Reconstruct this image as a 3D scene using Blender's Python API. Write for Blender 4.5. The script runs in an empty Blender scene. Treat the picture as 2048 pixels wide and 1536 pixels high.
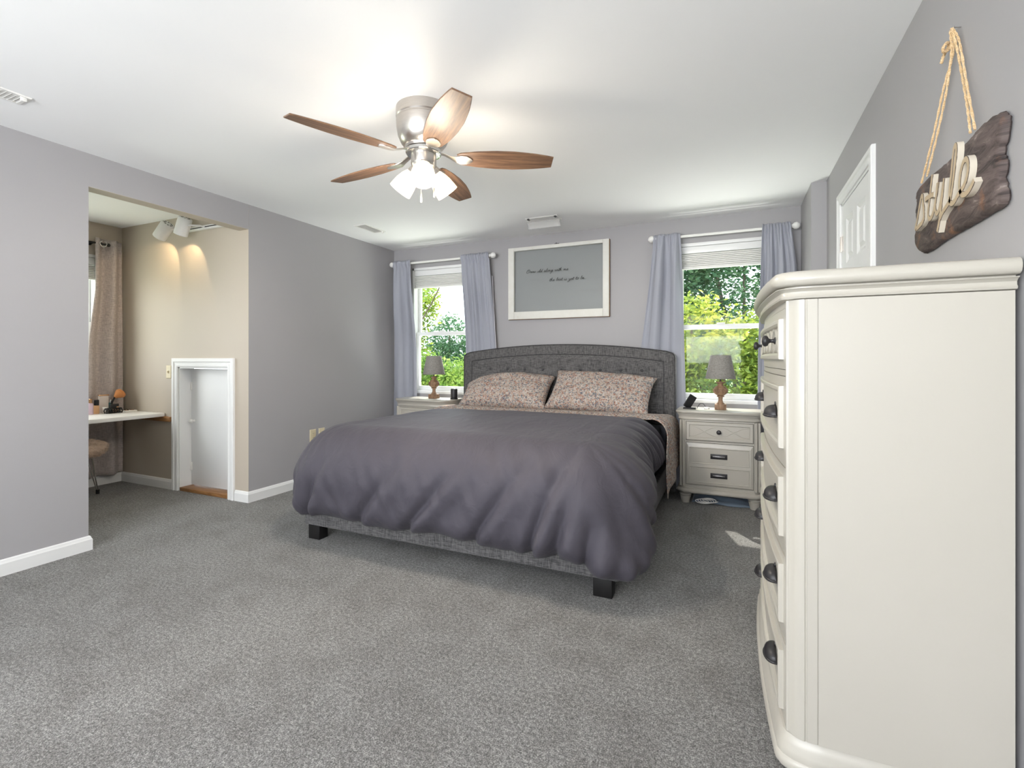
import bpy, bmesh, math, random
from mathutils import Vector, Matrix, noise
scene = bpy.context.scene
COL = scene.collection
PI = math.pi
R = math.radians

# ------------------------------------------------------------------ camera
cam = bpy.data.cameras.new('camera'); camo = bpy.data.objects.new('camera', cam); COL.objects.link(camo)
camo.location = (0, 0, 1.175); camo.rotation_euler = (R(90), 0, R(24.232))
cam.sensor_width = 36; cam.lens = 36 * 977.59 / 2048; cam.shift_y = -50 / 2048; cam.clip_start = 0.02
scene.camera = camo

# ------------------------------------------------------------------ sky, sun, daylight, added fill, exposure
vs = scene.view_settings
vs.view_transform = 'Standard'; vs.look = 'None'; vs.gamma = 1; vs.use_curve_mapping = False; vs.exposure = 0.33
w = bpy.data.worlds.new('sky'); scene.world = w; w.use_nodes = True
bg = w.node_tree.nodes['Background']; bg.inputs[0].default_value = (0.86, 0.93, 1.0, 1); bg.inputs[1].default_value = 3.8
scene.cycles.use_denoising = True
scene.cycles.max_bounces = 10; scene.cycles.transparent_max_bounces = 16; scene.cycles.sample_clamp_indirect = 6

def lamp(name, kind, loc, direction, energy, color, **kw):
    l = bpy.data.lights.new(name, kind); o = bpy.data.objects.new(name, l); COL.objects.link(o)
    l.energy = energy; l.color = color
    for k, v in kw.items(): setattr(l, k, v)
    o.location = loc
    o.rotation_euler = Vector(direction).to_track_quat('-Z', 'Y').to_euler()
    return o
lamp('sun', 'SUN', (-3, 12, 15), (0.325, -1, -1.41), 5.2, (1.0, 0.95, 0.86), angle=R(0.6))
# added fill from unseen openings behind the camera; the alcove lamp is window daylight
lamp('fill_rear_up', 'AREA', (-1.05, -2.42, 1.40), (0.05, 1, 1.7), 158, (0.98, 0.985, 1.0), shape='RECTANGLE', size=2.6, size_y=1.2)  # added upward fill in place of a camera flash
lamp('fill_left_up', 'AREA', (-3.80, -1.25, 0.95), (1, 0.35, 1.35), 10, (0.98, 0.985, 1.0), shape='RECTANGLE', size=1.5, size_y=1.2)  # added upward fill through a made-up opening in the left wall
lamp('fill_rear_high', 'AREA', (-1.40, -2.30, 1.75), (0.0, 1, -0.12), 30, (0.95, 0.975, 1.0), shape='RECTANGLE', size=3.3, size_y=0.8)  # added level fill, high enough to reach past the bed
lamp('daylight_alcove', 'AREA', (-5.62, 1.75, 1.5), (1, 0.1, -0.05), 18, (1.0, 0.98, 0.95), shape='RECTANGLE', size=1.0, size_y=1.2)

for px in (-2.98, -0.09):   # added upward fill outside the two rear windows, lifting the far ceiling
    lamp('fill_window_up', 'AREA', (px, 5.02, 0.62), (0, -1, 0.35), 40, (1.0, 0.99, 0.94), shape='RECTANGLE', size=1.2, size_y=0.25)
for px, py, sx_, d_ in ((-2.98, 4.83, 0.74, (0, -1, 0)), (-0.09, 4.83, 0.75, (0, -1, 0))):   # sampling portals in the two rear windows
    lamp('window_portal', 'AREA', (px, py, 1.5), d_, 1, (1, 1, 1), shape='RECTANGLE', size=sx_, size_y=1.43).data.cycles.is_portal = True

# ------------------------------------------------------------------ helpers
class MB:
    def __init__(s): s.bm = bmesh.new()
    def box(s, x0, x1, y0, y1, z0, z1, mat=0, bev=0, seg=2, M=None):
        vv = [s.bm.verts.new(p) for p in ((x0,y0,z0),(x1,y0,z0),(x1,y1,z0),(x0,y1,z0),(x0,y0,z1),(x1,y0,z1),(x1,y1,z1),(x0,y1,z1))]
        fs = [s.bm.faces.new([vv[i] for i in q]) for q in ((3,2,1,0),(4,5,6,7),(0,1,5,4),(1,2,6,5),(2,3,7,6),(3,0,4,7))]
        for f in fs: f.material_index = mat
        if bev > 0:
            es = list({e for f in fs for e in f.edges})
            r = bmesh.ops.bevel(s.bm, geom=es, offset=bev, segments=seg, profile=0.5, affect='EDGES', clamp_overlap=True)
            vv = list({v for f in r['faces'] for v in f.verts} | {v for v in vv if v.is_valid})
            for f in r['faces']: f.material_index = mat
        if M is not None:
            for v in vv: v.co = M @ v.co
        return s
    def prism(s, pts, axis, a0, a1, mat=0, M=None):
        def P(p, a):
            return {'x': (a, p[0], p[1]), 'y': (p[0], a, p[1]), 'z': (p[0], p[1], a)}[axis]
        A = [s.bm.verts.new(P(p, a0)) for p in pts]; B = [s.bm.verts.new(P(p, a1)) for p in pts]
        n = len(pts); fs = []
        for i in range(n): fs.append(s.bm.faces.new((A[i], A[(i+1)%n], B[(i+1)%n], B[i])))
        fs.append(s.bm.faces.new(A[::-1])); fs.append(s.bm.faces.new(B))
        for f in fs: f.material_index = mat
        bmesh.ops.recalc_face_normals(s.bm, faces=fs)
        if M is not None:
            for v in A + B: v.co = M @ v.co
        return s
    def loops(s, rings, closed=True, cap0=False, cap1=False, mat=0):
        VR = [[s.bm.verts.new(p) for p in ring] for ring in rings]
        fs = []
        for a, b in zip(VR, VR[1:]):
            n = len(a)
            for i in range(n if closed else n - 1):
                j = (i + 1) % n
                fs.append(s.bm.faces.new((a[i], a[j], b[j], b[i])))
        if cap0: fs.append(s.bm.faces.new(VR[0][::-1]))
        if cap1: fs.append(s.bm.faces.new(VR[-1]))
        for f in fs: f.material_index = mat
        bmesh.ops.recalc_face_normals(s.bm, faces=fs)
        return s
    def lathe(s, prof, loc=(0,0,0), axis=(0,0,1), seg=28, cap=True, mat=0):
        q = Vector((0,0,1)).rotation_difference(Vector(axis).normalized()).to_matrix()
        L = Vector(loc)
        rings = [[L + q @ Vector((r*math.cos(2*PI*k/seg), r*math.sin(2*PI*k/seg), z)) for k in range(seg)] for r, z in prof]
        return s.loops(rings, True, cap, cap, mat)
    def tube(s, path, r, seg=8, closed=False, mat=0, cap=True):
        path = [Vector(p) for p in path]; n = len(path); rings = []
        up = None
        for i, p in enumerate(path):
            if closed: t = path[(i+1)%n] - path[i-1]
            else: t = path[min(i+1, n-1)] - path[max(i-1, 0)]
            t.normalize()
            if up is None:
                up = Vector((0,0,1)) if abs(t.z) < 0.9 else Vector((1,0,0))
            a = t.cross(up); 
            if a.length < 1e-6: a = t.cross(Vector((0,1,0)))
            a.normalize(); b = a.cross(t).normalized(); up = b
            rr = r[i] if isinstance(r, (list, tuple)) else r
            rings.append([p + rr*(math.cos(2*PI*k/seg)*a + math.sin(2*PI*k/seg)*b) for k in range(seg)])
        if closed: rings.append(rings[0])
        return s.loops(rings, True, cap and not closed, cap and not closed, mat)
    def grid(s, nu, nv, f, mat=0, flip=False):
        V = [[s.bm.verts.new(f(i/nu, j/nv)) for j in range(nv+1)] for i in range(nu+1)]
        for i in range(nu):
            for j in range(nv):
                q = (V[i][j], V[i+1][j], V[i+1][j+1], V[i][j+1])
                fc = s.bm.faces.new(q[::-1] if flip else q); fc.material_index = mat
        return s
    def nest(s, rects, mp, nsub=1, mat=0, back=False):
        """nested rectangular loops (u0,u1,v0,v1,d) mapped by mp(u,v,d); a moulded panel front"""
        prev = None
        for (u0,u1,v0,v1,d) in rects:
            pts = [(u0+(u1-u0)*k/nsub, v0) for k in range(nsub)] + [(u1, v0)] + [(u1-(u1-u0)*k/nsub, v1) for k in range(nsub)] + [(u0, v1)]
            ring = [s.bm.verts.new(mp(u, v, d)) for u, v in pts]
            if prev:
                n = len(ring)
                for i in range(n):
                    j = (i+1) % n
                    s.bm.faces.new((prev[i], prev[j], ring[j], ring[i])).material_index = mat
            prev = ring
        n = nsub
        bot = prev[:n+1]; top = prev[n+1:][::-1]
        for i in range(n):
            s.bm.faces.new((bot[i], bot[i+1], top[i+1], top[i])).material_index = mat
        return s
    def map(s, f):
        for v in s.bm.verts: v.co = f(v.co)
        return s
    def build(s, name, mats, parent=None, angle=35, smooth=True, solid=0, subsurf=0, flip_to=None, recalc=False):
        if recalc: bmesh.ops.recalc_face_normals(s.bm, faces=s.bm.faces[:])
        me = bpy.data.meshes.new(name); s.bm.to_mesh(me); s.bm.free()
        for m in (mats if isinstance(mats, (list, tuple)) else [mats]): me.materials.append(m)
        if smooth:
            me.shade_smooth()
            if angle < 180: me.set_sharp_from_angle(angle=R(angle))
        o = bpy.data.objects.new(name, me); COL.objects.link(o)
        if solid:
            md = o.modifiers.new('thickness', 'SOLIDIFY'); md.thickness = solid; md.offset = 0
        if subsurf:
            md = o.modifiers.new('smooth', 'SUBSURF'); md.levels = subsurf; md.render_levels = subsurf
        if parent is not None:
            o.parent = parent
            o.matrix_parent_inverse = Matrix.Translation(-parent.location)
        return o

def tag(o, label=None, cat=None, group=None, kind=None):
    if label: o['label'] = label
    if cat: o['category'] = cat
    if group: o['group'] = group
    if kind: o['kind'] = kind
    return o
def thing(name, label, cat, loc, group=None):
    o = bpy.data.objects.new(name, None); COL.objects.link(o); o.location = loc; o.empty_display_size = 0.05
    return tag(o, label, cat, group)
def local(o):
    """child of an Empty whose mesh was written in the Empty's own coordinates"""
    o.matrix_parent_inverse = Matrix.Identity(4); return o
def copy_tree(o, parent=None):
    c = o.copy(); COL.objects.link(c)
    if parent is not None: c.parent = parent; c.matrix_parent_inverse = o.matrix_parent_inverse.copy()
    for ch in list(o.children): copy_tree(ch, c)
    return c
def struct(mb, name, mats, parent=None, **kw):
    o = mb.build(name, mats, parent, **kw)
    if parent is None: o['kind'] = 'structure'
    return o
def lerp(a, b, t): return a + (b - a) * t
def piece(x, pts):
    for (a, fa), (b, fb) in zip(pts, pts[1:]):
        if x <= b or (b, fb) == pts[-1]:
            t = min(1, max(0, (x - a) / (b - a))); return fa + (fb - fa) * t
def smooth_path(pts, n=6, closed=False):
    P = [Vector(p) for p in pts]; N = len(P); out = []
    rng = range(N if closed else N - 1)
    for i in rng:
        p0 = P[(i-1) % N] if closed or i > 0 else P[0]; p1 = P[i]; p2 = P[(i+1) % N]
        p3 = P[(i+2) % N] if closed or i + 2 < N else P[-1]
        for k in range(n):
            t = k / n
            out.append(0.5*((2*p1) + (p2-p0)*t + (2*p0-5*p1+4*p2-p3)*t*t + (3*p1-p0-3*p2+p3)*t**3))
    if not closed: out.append(P[-1])
    return out
def offset_poly(pts, d):
    n = len(pts); out = []
    ar = sum(pts[i][0]*pts[(i+1)%n][1]-pts[(i+1)%n][0]*pts[i][1] for i in range(n))
    sg = 1 if ar > 0 else -1
    for i in range(n):
        a, b, c = Vector(pts[i-1]), Vector(pts[i]), Vector(pts[(i+1)%n])
        e1 = (b-a).normalized(); e2 = (c-b).normalized()
        n1 = Vector((-e1.y, e1.x))*sg; n2 = Vector((-e2.y, e2.x))*sg
        m = n1 + n2
        m = m / max(0.35, m.length_squared/2) if m.length > 1e-6 else n1
        out.append((b.x + m.x*d, b.y + m.y*d))
    return out

# ------------------------------------------------------------------ materials
def srgb(r, g, b):
    def f(c):
        c /= 255.0
        return c/12.92 if c <= 0.04045 else ((c+0.055)/1.055)**2.4
    return (f(r), f(g), f(b), 1)
class N:
    """small node helper"""
    def __init__(s, name):
        s.m = bpy.data.materials.new(name); s.m.use_nodes = True; s.nt = s.m.node_tree
        s.b = s.nt.nodes['Principled BSDF']; s.out = s.nt.nodes['Material Output']
        s.tc = s.nt.nodes.new('ShaderNodeTexCoord')
    def node(s, t, **kw):
        n = s.nt.nodes.new(t)
        for k, v in kw.items(): setattr(n, k, v)
        return n
    def link(s, a, b): s.nt.links.new(a, b)
    def vec(s, scale=(1,1,1), coord='Object', rot=(0,0,0)):
        mp = s.node('ShaderNodeMapping'); mp.inputs['Scale'].default_value = scale; mp.inputs['Rotation'].default_value = rot
        s.link(s.tc.outputs[coord], mp.inputs[0]); return mp.outputs[0]
    def noise(s, scale=5, detail=4, rough=0.5, vec=None, dist=0):
        n = s.node('ShaderNodeTexNoise'); n.inputs['Scale'].default_value = scale; n.inputs['Detail'].default_value = detail
        n.inputs['Roughness'].default_value = rough; n.inputs['Distortion'].default_value = dist
        s.link(vec if vec is not None else s.tc.outputs['Object'], n.inputs['Vector']); return n.outputs['Fac']
    def ramp(s, fac, stops, interp='LINEAR'):
        r = s.node('ShaderNodeValToRGB'); r.color_ramp.interpolation = interp
        el = r.color_ramp.elements
        while len(el) < len(stops): el.new(0.5)
        for e, (p, c) in zip(el, stops): e.position = p; e.color = c
        s.link(fac, r.inputs[0]); return r.outputs[0]
    def mix(s, a, b, fac, mode='MIX'):
        m = s.node('ShaderNodeMix', data_type='RGBA', blend_type=mode)
        for sock, v in ((m.inputs[0], fac), (m.inputs[6], a), (m.inputs[7], b)):
            if hasattr(v, 'is_output'): s.link(v, sock)
            else: sock.default_value = v
        return m.outputs[2]
    def math(s, op, a, b=0.5):
        m = s.node('ShaderNodeMath', operation=op)
        for sock, v in ((m.inputs[0], a), (m.inputs[1], b)):
            if hasattr(v, 'is_output'): s.link(v, sock)
            else: sock.default_value = v
        return m.outputs[0]
    def color(s, c):
        if hasattr(c, 'is_output'): s.link(c, s.b.inputs['Base Color'])
        else: s.b.inputs['Base Color'].default_value = c
        return s
    def set(s, rough=0.5, metal=0, spec=0.5, **kw):
        s.b.inputs['Roughness'].default_value = rough; s.b.inputs['Metallic'].default_value = metal
        s.b.inputs['Specular IOR Level'].default_value = spec
        for k, v in kw.items(): s.b.inputs[k].default_value = v
        return s
    def bump(s, h, strength=0.3, dist=0.01):
        b = s.node('ShaderNodeBump'); b.inputs['Strength'].default_value = strength; b.inputs['Distance'].default_value = dist
        s.link(h, b.inputs['Height']); s.link(b.outputs[0], s.b.inputs['Normal']); return s

def paint(name, c, rough=0.6, var=0.03, spec=0.3, bump=0.05, bscale=60):
    n = N(name); f = n.noise(1.3, 3)
    c2 = tuple(x*(1-var) for x in c[:3]) + (1,); c3 = tuple(min(1, x*(1+var)) for x in c[:3]) + (1,)
    n.color(n.ramp(f, [(0.3, c2), (0.7, c3)])).set(rough, 0, spec)
    n.bump(n.noise(bscale, 4), bump, 0.004); return n.m
def metal(name, c, rough, aniso=False):
    n = N(name); f = n.noise(30, 3, vec=n.vec((1,1,18)))
    n.color(n.ramp(f, [(0.3, tuple(x*0.9 for x in c[:3])+(1,)), (0.7, c)])).set(rough, 1.0)
    return n.m
def wood(name, dark, light, scale=(2, 40, 40), rough=0.5, coord='Object', bump=0.2, rot=(0,0,0)):
    n = N(name); v = n.vec(scale, coord, rot)
    f = n.noise(1.0, 6, 0.6, v, 0.6); g = n.noise(3.2, 5, 0.7, v)
    h = n.math('ADD', n.math('MULTIPLY', f, 0.65), n.math('MULTIPLY', g, 0.35))
    n.color(n.ramp(h, [(0.36, dark), (0.62, light)])).set(rough, 0, 0.35); n.bump(h, bump, 0.003); return n.m
def linen(name, dark, light, scale=420, rough=0.9, warp=9):
    n = N(name)
    a = n.noise(1.0, 2, 0.6, n.vec((scale, scale, scale/warp))); b = n.noise(1.0, 2, 0.6, n.vec((scale/warp, scale/warp, scale)))
    f = n.math('MULTIPLY', n.math('ADD', a, b), 0.5)
    n.color(n.ramp(f, [(0.38, dark), (0.6, light)])).set(rough, 0, 0.15, **{'Sheen Weight': 0.15}); n.bump(f, 0.3, 0.002); return n.m
def fabric(name, c, rough=0.8, transl=0.0, bscale=900, sheen=0.2, bump=0.1, spec=0.2, var=0.05):
    n = N(name); f = n.noise(3.0, 3)
    n.color(n.ramp(f, [(0.3, tuple(x*(1-var) for x in c[:3])+(1,)), (0.7, tuple(min(1, x*(1+var)) for x in c[:3])+(1,))])).set(rough, 0, spec, **{'Sheen Weight': sheen, 'Sheen Roughness': 0.4})
    n.bump(n.noise(bscale, 2), bump, 0.001)
    if transl:
        t = n.node('ShaderNodeBsdfTranslucent'); t.inputs[0].default_value = c
        mx = n.node('ShaderNodeMixShader'); mx.inputs[0].default_value = transl
        n.link(n.b.outputs[0], mx.inputs[1]); n.link(t.outputs[0], mx.inputs[2]); n.link(mx.outputs[0], n.out.inputs[0])
    return n.m

M_wall = paint('wall_grey_paint', (0.375, 0.365, 0.372, 1), 0.55, 0.015)
M_ceil = paint('ceiling_white_paint', (0.92, 0.92, 0.92, 1), 0.8, 0.01)
M_beige = paint('beige_paint', (0.50, 0.44, 0.365, 1), 0.55, 0.02)
M_trim = paint('white_gloss_trim', (0.78, 0.78, 0.77, 1), 0.5, 0.01, 0.3, 0.02)
M_cream = paint('cream_furniture_paint', (0.465, 0.436, 0.382, 1), 0.3, 0.02, 0.5, 0.02, 30)
M_vinyl = paint('white_window_vinyl', (0.85, 0.85, 0.84, 1), 0.35, 0.01, 0.5, 0.0)
M_plastic_beige = paint('ivory_plastic', (0.66, 0.58, 0.40, 1), 0.4, 0.01)
M_white_metal = paint('white_enamel', (0.82, 0.81, 0.78, 1), 0.35, 0.01)
M_blind = paint('white_blind_fabric', (0.80, 0.79, 0.75, 1), 0.7, 0.01)
M_dark = paint('dark_bronze', (0.022, 0.020, 0.022, 1), 0.42, 0.1, 0.45)
M_black = paint('black_plastic', (0.012, 0.012, 0.013, 1), 0.45, 0.05)
M_blackwood = paint('black_stained_wood', (0.010, 0.009, 0.009, 1), 0.5, 0.05)
M_nickel = metal('brushed_nickel', (0.66, 0.62, 0.58, 1), 0.3)
M_steel = metal('polished_steel', (0.75, 0.74, 0.72, 1), 0.2)
M_gap = paint('dark_gap', (0.05, 0.045, 0.04, 1), 0.8, 0.02)
M_linen_grey = linen('grey_linen', srgb(56,55,56), srgb(112,110,110), 330, warp=14)
M_piping = linen('crease_shade_piping', srgb(44,44,46), srgb(84,82,84), 500)  # darkened so the piping carries its crease shadow; the buttons share it
M_gunmetal = metal('gunmetal', (0.25, 0.24, 0.24, 1), 0.35)
M_shade = linen('lampshade_linen', srgb(120,116,112), srgb(160,156,150), 500)
M_duvet = fabric('mauve_grey_cotton', (0.064, 0.058, 0.072, 1), 0.68, 0, 1200, 0.06, 0.08, 0.3, 0.03)
def wrinkled(m):
    nt = m.node_tree; b = [n for n in nt.nodes if n.type == 'BUMP'][0]
    tc = [n for n in nt.nodes if n.type == 'TEX_COORD'][0]
    mp = nt.nodes.new('ShaderNodeMapping'); mp.inputs['Scale'].default_value = (7, 4, 5); nt.links.new(tc.outputs['Object'], mp.inputs[0])
    n1 = nt.nodes.new('ShaderNodeTexNoise'); n1.inputs['Scale'].default_value = 1.6; n1.inputs['Detail'].default_value = 5; n1.inputs['Distortion'].default_value = 1.2
    nt.links.new(mp.outputs[0], n1.inputs['Vector'])
    b2 = nt.nodes.new('ShaderNodeBump'); b2.inputs['Strength'].default_value = 0.35; b2.inputs['Distance'].default_value = 0.018
    nt.links.new(n1.outputs['Fac'], b2.inputs['Height']); nt.links.new(b2.outputs[0], b.inputs['Normal']); return m
wrinkled(M_duvet)
M_curtain = fabric('lavender_grey_curtain', (0.39, 0.40, 0.455, 1), 0.65, 0.10, 900, 0.2, 0.05, 0.3, 0.02)
M_lining = fabric('silver_satin_lining', (0.60, 0.58, 0.62, 1), 0.3, 0, 900, 0.1, 0.05, 0.5, 0.02)
M_navy = fabric('dark_navy_cloth', (0.012, 0.014, 0.024, 1), 0.9)
M_blue_cloth = fabric('faded_blue_cloth', srgb(112,126,142), 0.9)
M_oldwhite = None
def floral():
    n = N('small_floral_print')
    v = n.vec((1,1,1))
    vo = n.node('ShaderNodeTexVoronoi'); vo.inputs['Scale'].default_value = 85; vo.inputs['Randomness'].default_value = 1
    n.link(v, vo.inputs['Vector'])
    sp = n.node('ShaderNodeSeparateColor'); n.link(vo.outputs['Color'], sp.inputs[0])
    c1 = n.ramp(sp.outputs[0], [(0.0, srgb(214,205,196)), (0.22, srgb(176,120,98)), (0.38, srgb(225,220,214)), (0.55, srgb(120,138,150)), (0.68, srgb(196,168,150)), (0.8, srgb(74,90,120)), (0.88, srgb(205,196,180))], 'CONSTANT')
    vo2 = n.node('ShaderNodeTexVoronoi'); vo2.inputs['Scale'].default_value = 210; n.link(v, vo2.inputs['Vector'])
    sp2 = n.node('ShaderNodeSeparateColor'); n.link(vo2.outputs['Color'], sp2.inputs[0])
    c2 = n.ramp(sp2.outputs[1], [(0.0, srgb(222,216,208)), (0.4, srgb(160,110,92)), (0.55, srgb(128,140,138)), (0.75, srgb(212,200,190)), (0.9, srgb(88,96,116))], 'CONSTANT')
    n.color(n.mix(n.mix(c1, c2, 0.42), (0.66, 0.62, 0.60, 1), 1.0, 'MULTIPLY')).set(0.8, 0, 0.2); n.bump(n.noise(25, 3), 0.15, 0.01)
    return n.m
M_floral = floral()
def carpet():
    n = N('grey_carpet')
    a = n.noise(210, 3, 0.75); b = n.noise(2.2, 4, 0.6); c = n.noise(70, 3, 0.7); d = n.noise(9, 4, 0.6)
    f = n.math('ADD', n.math('MULTIPLY', a, 0.66), n.math('MULTIPLY', c, 0.34))
    col = n.ramp(f, [(0.38, (0.055, 0.053, 0.050, 1)), (0.5, (0.205, 0.200, 0.193, 1)), (0.62, (0.53, 0.515, 0.495, 1))])
    g = n.math('ADD', n.math('MULTIPLY', b, 0.6), n.math('MULTIPLY', d, 0.4))
    patch = n.ramp(g, [(0.36, (0.74, 0.725, 0.71, 1)), (0.56, (1, 1, 1, 1))])
    n.color(n.mix(col, patch, 1.0, 'MULTIPLY')).set(0.95, 0, 0.1, **{'Sheen Weight': 0.2})
    n.bump(f, 0.9, 0.012); return n.m
M_carpet = carpet()
def old_white():
    n = N('chipped_white_paint'); f = n.noise(14, 6, 0.65); g = n.noise(3, 3, 0.5)
    h = n.math('ADD', n.math('MULTIPLY', f, 0.7), n.math('MULTIPLY', g, 0.3))
    n.color(n.ramp(h, [(0.0, srgb(120,96,74)), (0.32, srgb(186,160,128)), (0.36, srgb(218,216,208)), (0.8, srgb(228,227,222))])).set(0.6, 0, 0.3); n.bump(h, 0.3, 0.003); return n.m
M_oldwhite = old_white()
M_rawwood = wood('raw_brown_wood', srgb(96,66,44), srgb(150,112,78), (6, 30, 30))
def barkboard():
    n = N('charred_board_wood')
    f = n.noise(1.0, 7, 0.7, n.vec((1, 10, 38), rot=(0.35, 0, 0)), 0.8); g = n.noise(9, 4, 0.6)
    base = n.ramp(f, [(0.34, srgb(50,43,42)), (0.52, srgb(92,80,77)), (0.62, srgb(104,92,88)), (0.70, srgb(158,146,140))])
    n.color(n.mix(base, srgb(150,104,72), n.ramp(g, [(0.55, (0,0,0,1)), (0.70, (0.8,0.8,0.8,1))]))).set(0.6, 0, 0.3); n.bump(f, 0.6, 0.006); return n.m
M_board = barkboard()
M_letter = paint('tan_letter_paint', srgb(186,166,138), 0.6, 0.06)
M_letter_side = paint('cream_letter_side', srgb(208,198,182), 0.6, 0.05)
M_worn = paint('worn_dark_edge', srgb(82,72,66), 0.7, 0.2)
M_rope = linen('jute_rope', srgb(186,152,108), srgb(232,204,164), 500)
M_bladewood = wood('fan_blade_wood', srgb(74,54,44), srgb(140,108,84), (3, 46, 46), 0.42, bump=0.1)
M_lampwood = wood('turned_lamp_wood', srgb(98,72,52), srgb(168,136,108), (30, 30, 6), 0.55)
M_threshold = wood('brown_threshold_wood', srgb(120,82,48), srgb(168,122,78), (6, 30, 30))
M_fur = fabric('tan_fur', srgb(214,190,168), 0.95, 0, 200, 0.5, 0.4)
M_alcove_curtain = linen('taupe_linen_curtain', srgb(158,149,146), srgb(196,186,182), 260)
def frosted():
    n = N('lit_frosted_glass'); n.color((0.95, 0.9, 0.8, 1)).set(0.4)
    n.b.inputs['Emission Color'].default_value = (1.0, 0.80, 0.50, 1); n.b.inputs['Emission Strength'].default_value = 1.15
    return n.m
M_frost = frosted()
def bulbm():
    n = N('lit_bulb'); n.color((1, .95, .85, 1)); n.b.inputs['Emission Color'].default_value = (1.0, 0.88, 0.66, 1); n.b.inputs['Emission Strength'].default_value = 9; return n.m
M_bulb = bulbm()
def glass(name, refl=0.06, tint=(1,1,1,1)):
    n = N(name); n.nt.nodes.remove(n.b)
    t = n.node('ShaderNodeBsdfTransparent'); t.inputs[0].default_value = tint
    g = n.node('ShaderNodeBsdfGlossy'); g.inputs['Roughness'].default_value = 0.02
    mx = n.node('ShaderNodeMixShader'); mx.inputs[0].default_value = refl
    n.link(t.outputs[0], mx.inputs[1]); n.link(g.outputs[0], mx.inputs[2]); n.link(mx.outputs[0], n.out.inputs[0]); return n.m
M_glass = glass('window_glass', 0.008, (0.97, 0.985, 0.98, 1))
M_oldglass = glass('old_pane_glass', 0.008, (0.93, 0.945, 0.94, 1))
def clear_plastic():
    n = N('clear_plastic'); n.color((0.85, 0.84, 0.82, 1)).set(0.15, 0, 0.5)
    t = n.node('ShaderNodeBsdfTransparent'); mx = n.node('ShaderNodeMixShader'); mx.inputs[0].default_value = 0.30
    n.link(t.outputs[0], mx.inputs[1]); n.link(n.b.outputs[0], mx.inputs[2]); n.link(mx.outputs[0], n.out.inputs[0]); return n.m
M_clear = clear_plastic()
def leaf(name, stops, transl=0.45):
    n = N(name); f = n.noise(1.1, 2, 0.5); g = n.noise(11, 2, 0.6)
    h = n.math('ADD', n.math('MULTIPLY', f, 0.5), n.math('MULTIPLY', g, 0.5))
    c = n.ramp(h, stops); n.color(c).set(0.5, 0, 0.3)
    t = n.node('ShaderNodeBsdfTranslucent'); n.link(c, t.inputs[0])
    mx = n.node('ShaderNodeMixShader'); mx.inputs[0].default_value = transl
    n.link(n.b.outputs[0], mx.inputs[1]); n.link(t.outputs[0], mx.inputs[2]); n.link(mx.outputs[0], n.out.inputs[0]); return n.m
M_leaf_y = leaf('yellow_green_leaves', [(0.36, (0.10,0.17,0.03,1)), (0.5, (0.34,0.42,0.07,1)), (0.64, (0.78,0.68,0.12,1))])
M_leaf_g = leaf('mid_green_leaves', [(0.36, (0.06,0.13,0.04,1)), (0.5, (0.22,0.36,0.07,1)), (0.66, (0.55,0.62,0.16,1))])
M_leaf_d = leaf('dark_green_leaves', [(0.36, (0.03,0.09,0.05,1)), (0.5, (0.09,0.19,0.09,1)), (0.66, (0.25,0.36,0.18,1))])
M_bark = wood('tree_bark', srgb(70,58,48), srgb(120,104,88), (20, 20, 4))
M_grass = paint('lawn_grass', (0.14, 0.24, 0.06, 1), 0.95, 0.3)

# ------------------------------------------------------------------ room shell
XL, XR, YB, YA, YR, HC = -3.61, 0.613, 4.655, 2.764, -2.0, 2.44
XA = -5.38   # far wall of the alcove
T = 0.11
struct(MB().box(XA-0.2, XR+0.25, YR-0.2, YB+0.2, -0.1, 0.0), 'floor', M_carpet)
struct(MB().box(XA-0.2, XR+0.25, YR-0.2, YB+0.2, HC, HC+0.1), 'ceiling', M_ceil)
def wall_with_holes(mb, u0, u1, holes, fn):
    """vertical wall spanning u0..u1, floor to ceiling, with rectangular holes (a,b,z0,z1); fn(a,b,z0,z1) adds a box"""
    us = u0
    for a, b, z0, z1 in sorted(holes):
        fn(us, a, 0, HC)
        if z0 > 0: fn(a, b, 0, z0)
        if z1 < HC: fn(a, b, z1, HC)
        us = b
    fn(us, u1, 0, HC)
WL = (-3.35, -2.61, 0.785, 2.215)     # left rear window opening: x0,x1,z0,z1
WR = (-0.465, 0.285, 0.785, 2.215)
mb = MB(); wall_with_holes(mb, XL, XR+T, [WL, WR], lambda a,b,c,d: mb.box(a,b,YB,YB+0.16,c,d)); struct(mb, 'wall_back', M_wall)
mb = MB()
wall_with_holes(mb, YR, 1.673, [(-1.95,-0.55,0.35,2.1)], lambda a,b,c,d: mb.box(XL-T,XL,a,b,c,d))
mb.box(XL-T, XL, 1.673, YA, 2.238, HC)
mb.box(XL-T, XL, YA+0.002, YB, 0, HC)
struct(mb, 'wall_left', M_wall)
struct(MB().box(XL-T, XL-0.001, 1.674, YA, 2.236, 2.239), 'trim_1', M_beige)   # painted underside of the alcove header
mb = MB(); mb.box(0.518, XR+0.01, 4.078, YB+0.01, 0, HC); struct(mb, 'wall_chase', M_wall)
DR = (2.845, 3.55, 0.0, 2.12)          # right wall door opening: y0,y1,z0,z1
mb = MB(); wall_with_holes(mb, YR, YB, [DR], lambda a,b,c,d: mb.box(XR,XR+T,a,b,c,d)); struct(mb, 'wall_right', M_wall)
mb = MB(); wall_with_holes(mb, XL-T, XR+T, [(-3.1,0.3,0.25,2.2)], lambda a,b,c,d: mb.box(a,b,YR-T,YR,c,d)); struct(mb, 'wall_rear', M_wall)
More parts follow.
